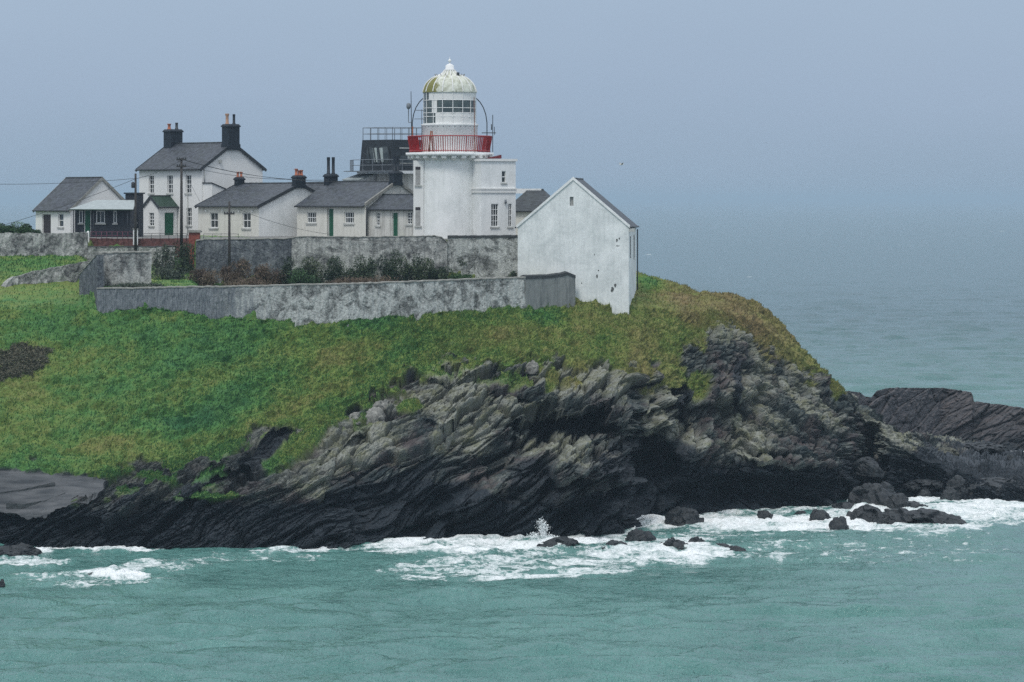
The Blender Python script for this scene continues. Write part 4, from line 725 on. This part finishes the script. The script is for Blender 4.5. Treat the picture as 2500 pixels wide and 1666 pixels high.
for u in (-Hh.L+.1, -Hh.L*.62, -.05): MB().bar((u, -.8, -.5), (u, -.8, e0), .05).build('post', M['timber'], Hh.root)
Ii = House('outbuilding', 'dark blue flat roofed block between the timber building and the main house', 338, 312, 590, 15, 32, 12, 474, 474, cat='outbuilding'); Ii.wall('front', M['timber'], [(322, 333, 515, 543)], .1); Ii.wall('side', M['timber']); Ii.window('front', 322, 333, 515, 543, 1, 1, .06, .07)
mb = MB(); mb.box(-Ii.L-.12, .12, -.12, Ii.W+.12, Ii.he+.003, Ii.he+.13); mb.build('roof', M['black'], Ii.root)
# --- gabled store at the right
St = House('store_building', 'big weathered white gabled store at the right end of the walls', 1535, 288.5, 765, 5.5, 271, 18.5, 554, 439, axis='y', cat='store')
St.wall('front', M['store'], [(1391, 1400, 481, 503)], .25); St.wall('side', M['store'], [(1538, 1540.5, 578, 632), (1547, 1549.5, 576, 640)], .15, z0=-2)
St.box('niche_panel', M['blind'], St.fx(1391)-.02, St.fx(1400)+.02, .17, .2, St.z(503)-.02, St.z(481)+.02)
for a_, b_ in ((1538, 1540.5), (1547, 1549.5)): St.window('side', a_, b_, 577, 635, 1, 2, .1, .05, False, M['dark_door'])
St.roof(M['slate'], .12, .02, .1, M['dark_metal'], None)
mb = MB()
for sg in (0, 1):
    w0 = -St.L-.1 if sg == 0 else .1; m_ = -St.L/2
    for y0 in (-.1,): mb.hexa([(w0, y0, St.he-.12), (w0, y0+.3, St.he-.12), (m_, y0+.3, St.hr-.02), (m_, y0, St.hr-.02), (w0, y0, St.he+.12), (w0, y0+.3, St.he+.12), (m_, y0+.3, St.hr+.24), (m_, y0, St.hr+.24)])
mb.build('gable_coping', M['white'], St.root)
St.pipe([(.12, St.W-.2, St.he-.3), (.12, St.W-.2, -1)], .06)
mb = MB(); mb.box(-.001, .5, 0, .35, St.he-.42, St.he-.14); mb.build('eaves_corbel', M['sill'], St.root)
# fallen render patches: shallow recess-coloured scabs on the gable
t = NT('bare_stone'); M['bare'] = t.done(t.mix(t.noise(t.co(), 5), (.05, .055, .055), (.16, .165, .16)), .95)
def scab(hs, px, py, w, h_, seed):
    r = random.Random(seed); pts = []
    for i in range(14): a_ = 2*PI*i/14; k = r.uniform(.55, 1.1); pts.append((hs.fx(px)+math.cos(a_)*w*hs.s/2*k, hs.z(py)+math.sin(a_)*h_*hs.s/2*k))
    mb = MB(); mb.add([(u, -.006, z) for u, z in pts]+[(u, .01, z) for u, z in pts], [tuple(range(14))]+[(i, (i+1) % 14, 14+(i+1) % 14, 14+i) for i in range(14)]); mb.build('bare_patch', M['bare'], hs.root)
for i, a_ in enumerate(((1506, 587, 5, 10), (1512, 583, 4, 7), (1508, 601, 9, 3), (1451, 622, 3, 5), (1458, 675, 5, 14), (1495, 708, 9, 14), (1502, 697, 6, 12), (1420, 692, 3, 6), (1461, 661, 4, 5))): scab(St, *a_, i)

# ------------------------------------------------------------------ lighthouse
TYc = 301.0; s = TYc/F; lr = empty('lighthouse', P(1098, 580, TYc)); tag(lr, 'white round lighthouse with ribbed dome lantern and red gallery railing', 'lighthouse')
z = lambda py: (580-py)*s
X = lambda px: (px-1098)*s
MB().lathe([(87*s, -.8), (87*s, 0), (86*s, z(500)), (85*s, z(391))], 64).build('tower_shaft', M['white'], lr)
sb = MB(); sb.box(X(1011), X(1036), -62*s, 0, -.6, z(393)); sb.build('stair_block', M['white_clean'], lr)
for i, (y0, y1, lb) in enumerate(((452, 408, 'upper blanked window with a dark head'), (551, 506, 'lower blanked window with a pinkish board'))):
    w_ = MB(); w_.box(X(1016), X(1028), -62*s-.012, -62*s-.002, z(y0), z(y1)); w_ = w_.build('blind_window', M['blind'], lr); w_['label'] = lb
    MB().box(X(1014), X(1031), -62*s-.12, -62*s-.003, z(y0+4), z(y0)).build('sill', M['sill'], w_); MB().box(X(1016), X(1028), -62*s-.03, -62*s-.0125, z(y1+7), z(y1)).build('window_head', M['dark_door'], w_)
sc = MB(); sc.lathe([(85.2*s, z(394)), (88*s, z(391)), (88*s, z(382)), (106*s, z(380.6)), (107.5*s, z(379.5)), (107.5*s, z(373.5)), (60*s, z(373))], 64); sc.build('gallery_slab', M['white'], lr)
for i in range(26):
    a_ = 2*PI*i/26; c_, s_ = math.cos(a_), math.sin(a_); r0_, r1_ = 87*s, 103*s; w_ = .21; t_ = (-s_*w_, c_*w_)
    mb = MB(); pr = [(r0_, z(392.5)), (r1_, z(387)), (r1_, z(380.9)), (r0_, z(382))]; vs = []
    for sg in (-1, 1): vs += [(r_*c_+t_[0]*sg, r_*s_+t_[1]*sg, zz) for r_, zz in pr]
    mb.add(vs, [(3, 2, 1, 0), (4, 5, 6, 7), (0, 1, 5, 4), (1, 2, 6, 5), (2, 3, 7, 6), (3, 0, 4, 7)]); mb.build('corbel', M['white_clean'], lr)
# gallery railing: bellied bars between two rings
rl = MB(); nb = 110
belly = [(98.5, 372), (97.5, 366), (98.5, 358), (100.5, 348), (102, 340), (102.5, 334)]
for i in range(nb):
    a_ = 2*PI*i/nb; rl.tube([(r_*s*math.cos(a_), r_*s*math.sin(a_), z(y_)) for r_, y_ in belly], .028 if i % 10 else .045, 4)
for r_, y_, th in ((102.5, 333.5, .045), (98.5, 369, .035)):
    for i in range(96): a_, b_ = 2*PI*i/96, 2*PI*(i+1)/96; rl.bar((r_*s*math.cos(a_), r_*s*math.sin(a_), z(y_)), (r_*s*math.cos(b_), r_*s*math.sin(b_), z(y_)), th, 4)
rl.build('gallery_railing', M['red'], lr)
for i, (a0_, a1_) in enumerate(((165, 222), (-26, 6))):   # solid red sheets fixed inside the ends of the railing
    MB().lathe([(97.6*s, z(371)), (96.8*s, z(365)), (98*s, z(356)), (100*s, z(346)), (101.6*s, z(335))], 20, (0, 0), R(a0_), R(a1_), caps=False).build('windbreak_sheet', M['red'], lr)
MB().lathe([(68*s, z(373)), (68*s, z(309)), (70*s, z(307)), (70*s, z(304)), (60*s, z(304))], 48).build('lantern_base', M['white'], lr)
pin = MB()
for i in range(24): a_ = R(-150+i*12); pin.box(68*s*math.cos(a_)-.03, 68*s*math.cos(a_)+.03, 68*s*math.sin(a_)-.03, 68*s*math.sin(a_)+.03, z(311), z(309.4))
pin.build('vent_plug', M['dark_metal'], lr)
MB().lathe([(63*s, z(303.9)), (63*s, z(227))], 32, caps=False).build('lantern_glass', M['lglass'], lr)
MB().lathe([(63.6*s, z(303.9)), (63.6*s, z(277.5))], 40, (0, 0), R(-122), R(40), caps=False).build('lower_panel', M['white_clean'], lr)
MB().lathe([(63.6*s, z(246)), (63.6*s, z(227))], 40, (0, 0), R(-142), R(40), caps=False).build('upper_panel', M['white_clean'], lr)
MB().lathe([(63.7*s, z(277)), (63.7*s, z(247))], 8, (0, 0), R(-132), R(-118), caps=False).build('side_panel', M['white_clean'], lr)
ast = MB(); na = 16
for i in range(na): a_ = 2*PI*(i+.35)/na; c_, s_ = math.cos(a_)*64.4*s, math.sin(a_)*64.4*s; ast.bar((c_, s_, z(304)), (c_, s_, z(226)), .035, 4)
for y_ in (226.5, 246, 265, 277, 286, 303):
    for i in range(na): a_, b_ = 2*PI*(i+.35)/na, 2*PI*(i+1.35)/na; ast.bar((64.4*s*math.cos(a_), 64.4*s*math.sin(a_), z(y_)), (64.4*s*math.cos(b_), 64.4*s*math.sin(b_), z(y_)), .03, 4)
ast.build('glazing_bars', M['frame'], lr)
prof = [(66, 227), (66, 225), (64.5, 220), (62, 212), (57.5, 204), (51, 197), (43, 191), (33, 186), (24, 183), (18, 179), (14, 174), (12, 171)]
dm = MB().lathe([(r_*s, z(y_)) for r_, y_ in prof], 64); dm = dm.build('dome', M['dome'], lr)
rb = MB()
for i in range(16):
    a_ = 2*PI*(i+.35)/16; rb.tube([((r_+.6)*s*math.cos(a_), (r_+.6)*s*math.sin(a_), z(y_)) for r_, y_ in prof[1:]], .05, 5)
rb.build('rib', M['white_clean'], dm)
kn = MB()
for i in range(16):
    a_ = 2*PI*(i+.35)/16; kn.bar((34*s*math.cos(a_), 34*s*math.sin(a_), z(187)), (37*s*math.cos(a_), 37*s*math.sin(a_), z(181)), .05, 5, .02)
kn.build('finial_hooks', M['coping'], dm)
MB().lathe([(14*s, z(172)), (14.5*s, z(170)), (10.5*s, z(169.5)), (10.5*s, z(161)), (7*s, z(158)), (2*s, z(156)), (1.5*s, z(153)), (3.8*s, z(151)), (4*s, z(148)), (2*s, z(145.5)), (.6*s, z(144)), (.4*s, z(138))], 24).build('vent_cowl', M['frame'], dm)
MB().box(X(1115), X(1122), -26*s, -14*s, z(186), z(178)).build('dome_hatch', M['dark_metal'], dm)
for sg in (-1, 1):
    pts = [(sg*x_*s, -12*s, z(y_)) for x_, y_ in ((65, 241), (74, 250), (82, 263), (88, 280), (91, 300), (91, 345), (91, 372))]; MB().tube(pts, .045, 5).build('stay_hoop', M['dark_metal'], lr)
MB().tube([(60*s, -66*s, z(240)), (61*s, -68*s, z(300)), (61*s, -90*s, z(372))], .03, 5).build('conductor', M['rust'], lr)
am = MB(); am.bar((X(1006), -20*s, z(372)), (X(1004), -20*s, z(224)), .045, 5, .03); am.build('antenna', M['dark_metal'], lr)
am = MB(); am.bar((X(1008), -24*s, z(372)), (X(1008), -24*s, z(310)), .07, 6); am.build('mast_foot', M['rust'], lr)
am = MB(); am.lathe([(.02, z(252)), (.17, z(254)), (.2, z(262)), (.14, z(266)), (.04, z(268)), (.03, z(300))], 12, (X(998), -20*s)); am.bar((X(998), -20*s, z(300)), (X(1005), -20*s, z(300)), .03, 5); am.build('anemometer', M['metal'], lr)
am = MB(); am.bar((X(1203), -10*s, z(372)), (X(1203), -10*s, z(281)), .035, 5); am.bar((X(1176), -10*s, z(325)), (X(1211), -10*s, z(325)), .04, 5); am.bar((X(1200), -10*s, z(318)), (X(1200), -10*s, z(304)), .05, 6); am.bar((X(1207), -10*s, z(330)), (X(1207), -10*s, z(310)), .03, 5); am.build('instrument_mast', M['dark_metal'], lr)
am = MB(); am.bar((X(1050), -92*s, z(372)), (X(1054), -84*s, z(322)), .07, 6); am.bar((X(1060), -92*s, z(372)), (X(1057), -84*s, z(322)), .05, 6); am.build('pipe_stand', M['rust'], lr)
ld = MB()
for y_ in (270, 291): ld.bar((X(1034), -10*s, z(y_)), (X(1012), -14*s, z(y_)), .03, 5)
ld.bar((X(1030), -14*s, z(268)), (X(1030), -14*s, z(372)), .03, 5); ld.build('ladder', M['metal'], lr)
# stair annexe
An = House('annexe', 'flat roofed white two storey block built against the right side of the lighthouse', 1175, 297, 581, 65, 62, 84, 394, 394, cat='annexe')
sw = [(1225, 1235, 418, 446), (1199, 1217, 498, 554), (1241, 1250, 498, 554)]
An.wall('front', M['white']); An.wall('side', M['white'], sw, .2)
An.window('side', *sw[0], 1, 2, .14, .05); An.window('side', *sw[1], 3, 4, .12, .06); An.window('side', *sw[2], 2, 4, .12, .05)
MB().box(-An.L-.08, .12, -.12, An.W+.12, An.z(394)+.003, An.z(388)).build('roof_slab', M['white_clean'], An.root)
mb = MB(); mb.box(-An.L, .09, -.09, -.003, An.z(471), An.z(460)); mb.box(.003, .09, -.002, An.W+.05, An.z(471), An.z(460)); mb.box(-An.L, .14, -.14, -.0905, An.z(463), An.z(460)); mb.box(.0905, .14, -.0904, An.W+.08, An.z(463), An.z(460)); mb.build('string_course', M['white_clean'], An.root)
MB().bar((.12, An.gy(1233), An.z(497)), (.12, An.gy(1233), An.z(488)), .1, 8).build('wall_lamp', M['metal'], An.root)
rh = empty('roof_hatch', P(1212, 388, 299.5), .4); tag(rh, 'dark red hatch cover lying on the flat roof beside the gallery', 'hatch')
mb = MB(); mb.hexa([(-.9, -.4, .01), (.3, -.4, .01), (.3, .4, .01), (-.9, .4, .01), (-.6, -.35, .12), (.25, -.35, .3), (.25, .35, .3), (-.6, .35, .12)]); mb.build('lid', M['maroon'], rh); MB().box(.303, .36, -.3, .3, .05, .34).build('flap', M['maroon'], rh)

# ------------------------------------------------------------------ black lookout tower behind
bt = empty('lookout_tower', P(958, 580, 316), -R(45)); tag(bt, 'black clad lookout cabin on a pale slab behind the cottages, railed roof', 'lookout tower'); s = 316/F; z = lambda py: (580-py)*s; k = s/math.cos(R(45))
Lf, Wd = 84*k, 84*k; tp, bo = z(341), z(417); ins = 7*s
MB().hexa([(-Lf, 0, bo), (0, 0, bo), (0, Wd, bo), (-Lf, Wd, bo), (-Lf+ins, ins*.4, tp), (-ins*.4, ins*.4, tp), (-ins*.4, Wd-ins, tp), (-Lf+ins, Wd-ins, tp)]).build('cabin', M['tower_black'], bt)
def sl(y, d): t = (y-bo)/(tp-bo); return ins*.4*t-d
wz0, wz1 = z(398), z(358)
gp = MB(); gp.add([(-Lf+.95, sl(wz0, .02), wz0), (-.55, sl(wz0, .02), wz0), (-.55, sl(wz1, .02), wz1), (-Lf+.95, sl(wz1, .02), wz1)], [(0, 1, 2, 3)]); w_ = gp.build('window', M['glass'], bt)
for i, (u0, u1) in enumerate(((-Lf+.3+.85, -Lf+.5+.75), (-Lf+1.9, -Lf+2.02), (-Lf+2.6, -Lf+2.72), (-.62, -.5))):
    MB().hexa([(u0+.3, sl(wz0, .03), wz0), (u1+.3, sl(wz0, .03), wz0), (u1+.3, sl(wz0, .08), wz0), (u0+.3, sl(wz0, .08), wz0), (u0-.1, sl(wz1, .03), wz1), (u1-.1, sl(wz1, .03), wz1), (u1-.1, sl(wz1, .08), wz1), (u0-.1, sl(wz1, .08), wz1)]).build('mullion', M['dark_metal'], w_)
M['pale_blind'] = m_plain('pale_blind', (.33, .38, .37), .8, .15)
for u0 in (-Lf+2.05, -Lf+2.85): MB().hexa([(u0, sl(wz0+.1, .024), wz0+.1), (u0+.42, sl(wz0+.1, .024), wz0+.1), (u0+.42, sl(wz0+.1, .029), wz0+.1), (u0, sl(wz0+.1, .029), wz0+.1), (u0-.3, sl(wz1-.1, .024), wz1-.1), (u0+.25, sl(wz1-.1, .024), wz1-.1), (u0+.25, sl(wz1-.1, .029), wz1-.1), (u0-.3, sl(wz1-.1, .029), wz1-.1)]).build('blind', M['pale_blind'], w_)
gp = MB(); gp.box(-.05, .045, .9, Wd-.9, z(398), z(380)); gp = gp.build('window', M['glass'], bt); gp['label'] = 'right hand window of the cabin'; MB().box(.046, .07, .85, Wd-.85, z(363), z(360)).build('window_bar', M['sill'], gp); MB().box(.046, .07, .85, Wd-.85, z(399.5), z(398)).build('window_bar', M['sill'], gp)
MB().box(-Lf-.15, .2, -.2, Wd+.15, z(424), z(417)-.003).build('floor_slab', M['white'], bt)
MB().hexa([(-Lf+1.3, 1.0, -.5), (-.8, 1.0, -.5), (-.8, Wd-.8, -.5), (-Lf+1.3, Wd-.8, -.5), (-Lf+1.3, 1.0, z(424.2)), (-.8, 1.0, z(424.2)), (-.8, Wd-.8, z(424.2)), (-Lf+1.3, Wd-.8, z(424.2))]).build('stem', M['cream_dirty'], bt)
def rail_loop(nm, pts, h_, n, zz, r=.03, mid=.5):
    mb = MB()
    for a_, b_ in zip(pts[:-1], pts[1:]):
        for q in (h_, h_*mid): mb.bar((a_[0], a_[1], zz+q), (b_[0], b_[1], zz+q), r, 5)
        for i in range(n+1): t = i/n; x_, y_ = a_[0]+(b_[0]-a_[0])*t, a_[1]+(b_[1]-a_[1])*t; mb.bar((x_, y_, zz), (x_, y_, zz+h_), r, 5)
    mb.build(nm, M['metal'], bt)
rail_loop('roof_railing', [(-Lf+ins, Wd-ins), (-Lf+ins, .2), (-.2, .2), (-.2, Wd-ins), (-Lf+ins, Wd-ins)], 30*s, 4, tp)
rail_loop('balcony_railing', [(-Lf-1.95, .6), (-Lf-.1, -.7), (.7, -.7), (.7, Wd)], 27*s, 4, z(417))
MB().hexa([(-Lf-2.0, -.2, z(419)), (-Lf-.15, -.75, z(419)), (-Lf-.15, 1.4, z(419)), (-Lf-2.0, 1.4, z(419)), (-Lf-2.0, -.2, z(417)), (-Lf-.15, -.75, z(417)), (-Lf-.15, 1.4, z(417)), (-Lf-2.0, 1.4, z(417))]).build('balcony', M['metal'], bt)
MB().box(-Lf-.14, .75, -.75, -.21, z(419), z(417)).build('balcony', M['metal'], bt)

# ------------------------------------------------------------------ poles and wires
def pole(px, pyt, pyb, Y, r, label, arm=None, kit=None):
    b = P(px, pyb, Y); o = empty('utility_pole', b); tag(o, label, 'utility pole'); h_ = (pyb-pyt)*Y/F
    MB().bar((0, 0, -.8), (0, 0, h_), r*1.25, 10, r*.8).build('pole', M['pole'], o)
    if arm:
        for (dz, w) in arm: MB().box(-w, w, -.14, -.06, h_-dz-.06, h_-dz+.06).build('crossarm', M['pole'], o); ins_ = MB(); [ins_.lathe([(.05, h_-dz+.063), (.06, h_-dz+.14), (.03, h_-dz+.2)], 8, (x_, -.1)) for x_ in (-w*.85, -w*.4, w*.4, w*.85)]; ins_.build('insulators', M['dark_metal'], o)
    if kit: MB().lathe([(.13, h_+kit-.25), (.15, h_+kit-.2), (.15, h_+kit+.2), (.05, h_+kit+.28)], 10, (-.22, -.05)).build('transformer', M['dark_metal'], o)
    return o
pole(331, 424, 612, 294.5, .11, 'leftmost dark utility pole, rising beside the main house corner', None, -1.0)
pole(443, 386, 606, 295, .12, 'tallest utility pole in front of the main house with short cross arms', ((.15, .42), (.75, .42)))
pole(560, 492, 668, 287, .11, 'shorter dark pole in front of the cream cottage and upper wall', ((1.05, .45),))
def wire(label, pts, sag, r=.012):
    o = MB(); P0 = [P(*p) for p in pts]; c = P0[0].copy(); all_ = []
    for a_, b_ in zip(P0[:-1], P0[1:]):
        for i in range(17):
            t = i/16; p = a_.lerp(b_, t)-c; p.z -= sag*4*t*(1-t); all_.append(p)
    o.tube(all_, r, 4); o = o.build('overhead_wire', M['dark_metal']); o.location = c; tag(o, label, 'wire')
wire('wire sagging from the left edge to the left utility pole', [(-300, 436, 292), (331, 436, 294.4)], .5, .018)
wire('wire rising from behind the hedge to the left utility pole', [(-80, 575, 292), (331, 437, 294.4)], .25, .018)
wire('wire between the left pole and the tallest pole', [(331, 437, 294.4), (443, 391, 294.8)], .2, .018)
wire('upper wire from the tallest pole to the right across the gable', [(447, 390, 294.9), (905, 440, 300)], .75, .018)
wire('middle wire from the tallest pole passing the red chimney pots', [(449, 391, 294.9), (800, 440, 305)], .5, .018)
wire('lowest of the wires from the tallest pole over the cottage roof', [(447, 404, 294.9), (725, 438, 304)], .35, .018)
wire('wire from the short pole sloping down across the cream cottage', [(562, 502, 286.9), (808, 573, 290)], .35, .014)
wire('wire from the tallest pole to the corner of the cottage roof', [(445, 405, 294.9), (488, 492, 311)], .1, .012)
wire('cable slung along the top of the upper retaining wall', [(740, 578, 290.2), (1265, 577, 290.2)], .42, .012)

# ------------------------------------------------------------------ shrubs and hedge
def bush(px, py, w, h_, Y, mat, label, n=1500, d=.6, leaf=.10, name='shrub', cat='shrub', grp=None, up=0, seed=0):
    r = np.random.default_rng(int(px*3+py)+seed); s_ = Y/F; rx, rz, ry = w*s_/2, h_*s_, w*s_/2*d
    ncl = max(9, int(w/6)); cc = r.normal(0, .42, (ncl, 3)); cc[:, 2] = np.abs(cc[:, 2])+.05; cc /= np.maximum(1, np.linalg.norm(cc, axis=1))[:, None]; cr_ = r.uniform(.28, .5, ncl)
    k = r.integers(0, ncl, n); dd = r.normal(0, 1, (n, 3)); dd /= np.linalg.norm(dd, axis=1)[:, None]; p = cc[k]+dd*(cr_[k]*r.uniform(.55, 1.05, n))[:, None]
    p[:, 2] = np.abs(p[:, 2]); p = p*np.array([rx, ry, rz])*.92
    a = r.normal(0, 1, (n, 3)); a[:, 2] += up; a /= np.linalg.norm(a, axis=1)[:, None]; b = np.cross(a, r.normal(0, 1, (n, 3))); b /= np.linalg.norm(b, axis=1)[:, None]
    L_ = (leaf*r.uniform(.7, 1.6, n)*(1+up*.6))[:, None]; w_ = (leaf*.45*r.uniform(.7, 1.3, n)/(1+up*.5))[:, None]
    v = np.stack([p-b*w_, p+a*L_, p+b*w_, p-a*L_*.6], 1).reshape(-1, 3); rnd = np.repeat(np.clip(.5+.35*r.normal(0, 1, ncl)[k]*.6+r.normal(0, .18, n), 0, 1), 4)
    root = empty(name, P(px, py, Y)); tag(root, label, cat, grp)
    o = np_mesh('foliage', v, np.arange(n*4).reshape(-1, 4), M[mat], False, dict(rnd=rnd)); o.parent = root
    st = MB()
    for i in range(min(ncl, 12)): q = cc[i]*np.array([rx, ry, rz])*.9; st.bar((q[0]*.25, q[1]*.25, -.3), tuple(q), .035, 5, .012)
    st.build('stems', M['pole'], root)
GS = 'scrub between the two garden walls'
for px, py, w, h_, Y, m_, lab, n, up in (
    (405, 688, 62, 82, 287.5, 'leaf_grey', 'tall grey green bush right of the bastion wall', 2600, .6), (448, 690, 66, 92, 288.5, 'leaf_dark', 'dark bush growing up to the foot of the brick pier', 3000, .2), (420, 694, 110, 40, 284.5, 'leaf_grey', 'low grey green scrub in front of the tall bush', 2200, .8),
    (505, 698, 90, 48, 283, 'leaf_brown', 'leftmost bare brown shrub in front of the dark upper wall', 2600, 1.2), (575, 698, 100, 58, 283.5, 'leaf_brown', 'bare brown shrub around the foot of the short pole', 3200, 1.2), (645, 697, 90, 52, 283.5, 'leaf_brown', 'brown shrub between the short pole and the dark green scrub', 2800, 1.2),
    (705, 697, 80, 56, 284, 'leaf_dark', 'first dark green shrub right of the brown shrubs', 2600, .3), (765, 697, 84, 74, 286.5, 'leaf_dark', 'taller dark shrub against the upper wall under the green door', 3200, .3), (735, 697, 90, 36, 282.5, 'leaf_green', 'low brighter green clump in front of the dark shrubs', 1800, .4),
    (830, 695, 90, 66, 285.5, 'leaf_dark', 'dark shrub in the middle of the terrace', 3200, .3), (893, 694, 84, 62, 286, 'leaf_dark', 'dark shrub below the downpipe of the cream cottage', 3000, .3), (955, 692, 90, 68, 286.5, 'leaf_dark', 'dark shrub below the annexe door', 3200, .3), (1020, 690, 86, 66, 287, 'leaf_dark', 'dark shrub at the wall step under the lighthouse', 3000, .3),
    (1070, 688, 70, 44, 287.5, 'leaf_dark', 'rightmost dark shrub, against the blotchy white wall', 2000, .3), (1125, 686, 90, 18, 287.5, 'leaf_green', 'low green weeds at the foot of the blotchy white wall', 1200, .6), (600, 702, 150, 22, 280, 'leaf_brown', 'fringe of dead stalks along the top of the lower wall', 1800, 1.2), (880, 698, 190, 24, 281.5, 'leaf_brown', 'low brown fringe before the dark shrubs', 2200, 1.), (340, 704, 130, 12, 278.2, 'leaf_grey', 'strip of rough grass on the wall top under the bastion', 1500, 1.),
    (1118, 648, 56, 40, 290.9, 'leaf_dark', 'dark ivy patch clinging to the blotchy white upper wall', 900, .0), (1255, 688, 40, 26, 288.5, 'leaf_dark', 'small dark weed clump in the corner by the white store', 700, .3)):
    bush(px, py, w, h_, Y, m_, lab, n, grp=GS, up=up)
for px, w, h_, lab in ((-20, 90, 24, 'hedge bush cut off by the left edge behind the boundary wall'), (20, 90, 28, 'taller rounded hedge bush behind the boundary wall'), (64, 70, 25, 'lower rounded hedge bush beside the white outbuilding')): bush(px, 574, w, h_, 304, 'leaf_green', lab, 3600, grp='hedge behind the far left wall', leaf=.09)
def heather():
    n = 9000; x = rng.random(n*3)*190-60; y = 842+rng.random(n*3)*92; b = blob(28, 890, 92, 38, 12, 0, x, y)+.25*vnoise(x*.05, y*.1, 0*x, 3); q = np.nonzero(b < 1)[0][:n]; V = []; ps = verts.reshape(nr, nc, 3)
    pyv = HZ+(H-Z2)*F/Y2; out = []
    for x_, y_ in zip(x[q], y[q]):
        c = int(np.clip(np.searchsorted(colpx, x_), 0, nc-1)); k = g0+int(np.argmin(np.abs(pyv[g0:g1, c]-y_))); out.append(ps[k, c])
    p = np.array(out)+rng.normal(0, .06, (len(out), 3)); p[:, 2] += rng.random(len(p))*.28; n = len(p)
    a = rng.normal(0, 1, (n, 3)); a[:, 2] += 1; a /= np.linalg.norm(a, axis=1)[:, None]; bb = np.cross(a, rng.normal(0, 1, (n, 3))); bb /= np.linalg.norm(bb, axis=1)[:, None]
    v = np.stack([p-bb*.04, p+a*.16, p+bb*.04, p-a*.08], 1).reshape(-1, 3); o = np_mesh('heather', v, np.arange(n*4).reshape(-1, 4), M['heather'], False, dict(rnd=np.repeat(rng.random(n), 4))); tag(o, 'patch of dark brown heather on the grass slope at the left edge', 'heather', kind='stuff')
heather()

# ------------------------------------------------------------------ splash and gull
def spray(px, py, w, h_, Y, label, n, seed):
    r = np.random.default_rng(seed); t = r.random(n)**.7; jet = r.integers(0, 5, n); x = np.array([-.35, -.1, .12, .3, .02])[jet]*t**1.3+r.normal(0, .05, n)*(.6+t)+r.normal(0, .22, n)*(1-t)**4; t = t*np.array([.55, 1., .8, .45, .9])[jet]; p = np.stack([x*w, r.normal(0, .12, n)*w, t*h_*(1-.5*np.abs(x))], 1)*Y/F
    sz = (.015+.045*r.random(n)*(1-.5*t))[:, None]; d = r.normal(0, 1, (n, 3, 3)); v = (p[:, None, :]+d*sz[:, :, None]).reshape(-1, 3)
    o = np_mesh('spray', v, np.arange(n*3).reshape(-1, 3), M['foam'], False); o.location = P(px, py, Y); tag(o, label, 'spray', kind='stuff')
t = NT('foam_white'); M['foam'] = t.done((.82, .86, .86), .6)
spray(1325, 1334, 74, 72, 256.3, 'plume of spray thrown up where a wave hits the cliff foot', 2600, 4)
spray(1590, 1284, 50, 16, 273, 'low spray at the corner where the surf meets the black cliff', 400, 5)
spray(200, 1342, 30, 8, 252, 'small splash at the foot of the left cliff', 120, 6)
g = empty('gull', P(1517, 402, 330), .5); tag(g, 'small gull flying over the sea right of the lighthouse', 'bird')
bm_ = MB(); bm_.lathe([(0, -.22), (.05, -.16), (.075, 0), (.05, .14), (.035, .2), (0, .27)], 10); b_ = bm_.build('body', M['frame'], g); b_.rotation_euler = (0, R(90), 0)
for sg in (-1, 1): MB().add([(-.09, sg*.05, 0), (.09, sg*.05, 0), (.06, sg*.32, .16), (-.07, sg*.32, .15), (-.1, sg*.62, .1), (-.03, sg*.62, .11), (-.09, sg*.05, .02), (.09, sg*.05, .02), (.06, sg*.32, .175), (-.07, sg*.32, .165)], [(0, 1, 2, 3), (3, 2, 5, 4), (6, 7, 8, 9), (0, 3, 9, 6), (1, 2, 8, 7)]).build('wing', M['coping'], g)

# ------------------------------------------------------------------ sea air
hb = MB().box(-14000, 14000, -400, 75000, -6, 48); m_ = bpy.data.materials.new('haze'); m_.use_nodes = True; nt = m_.node_tree; nt.nodes.clear(); ou = nt.nodes.new('ShaderNodeOutputMaterial'); pv = nt.nodes.new('ShaderNodeVolumePrincipled'); nt.links.new(pv.outputs[0], ou.inputs['Volume'])
pv.inputs['Color'].default_value = (.505, .635, .755, 1); pv.inputs['Density'].default_value = .00013; pv.inputs['Anisotropy'].default_value = 0
hz = hb.build('haze', m_); tag(hz, 'thin blue sea haze that hides the horizon', 'haze', kind='stuff')
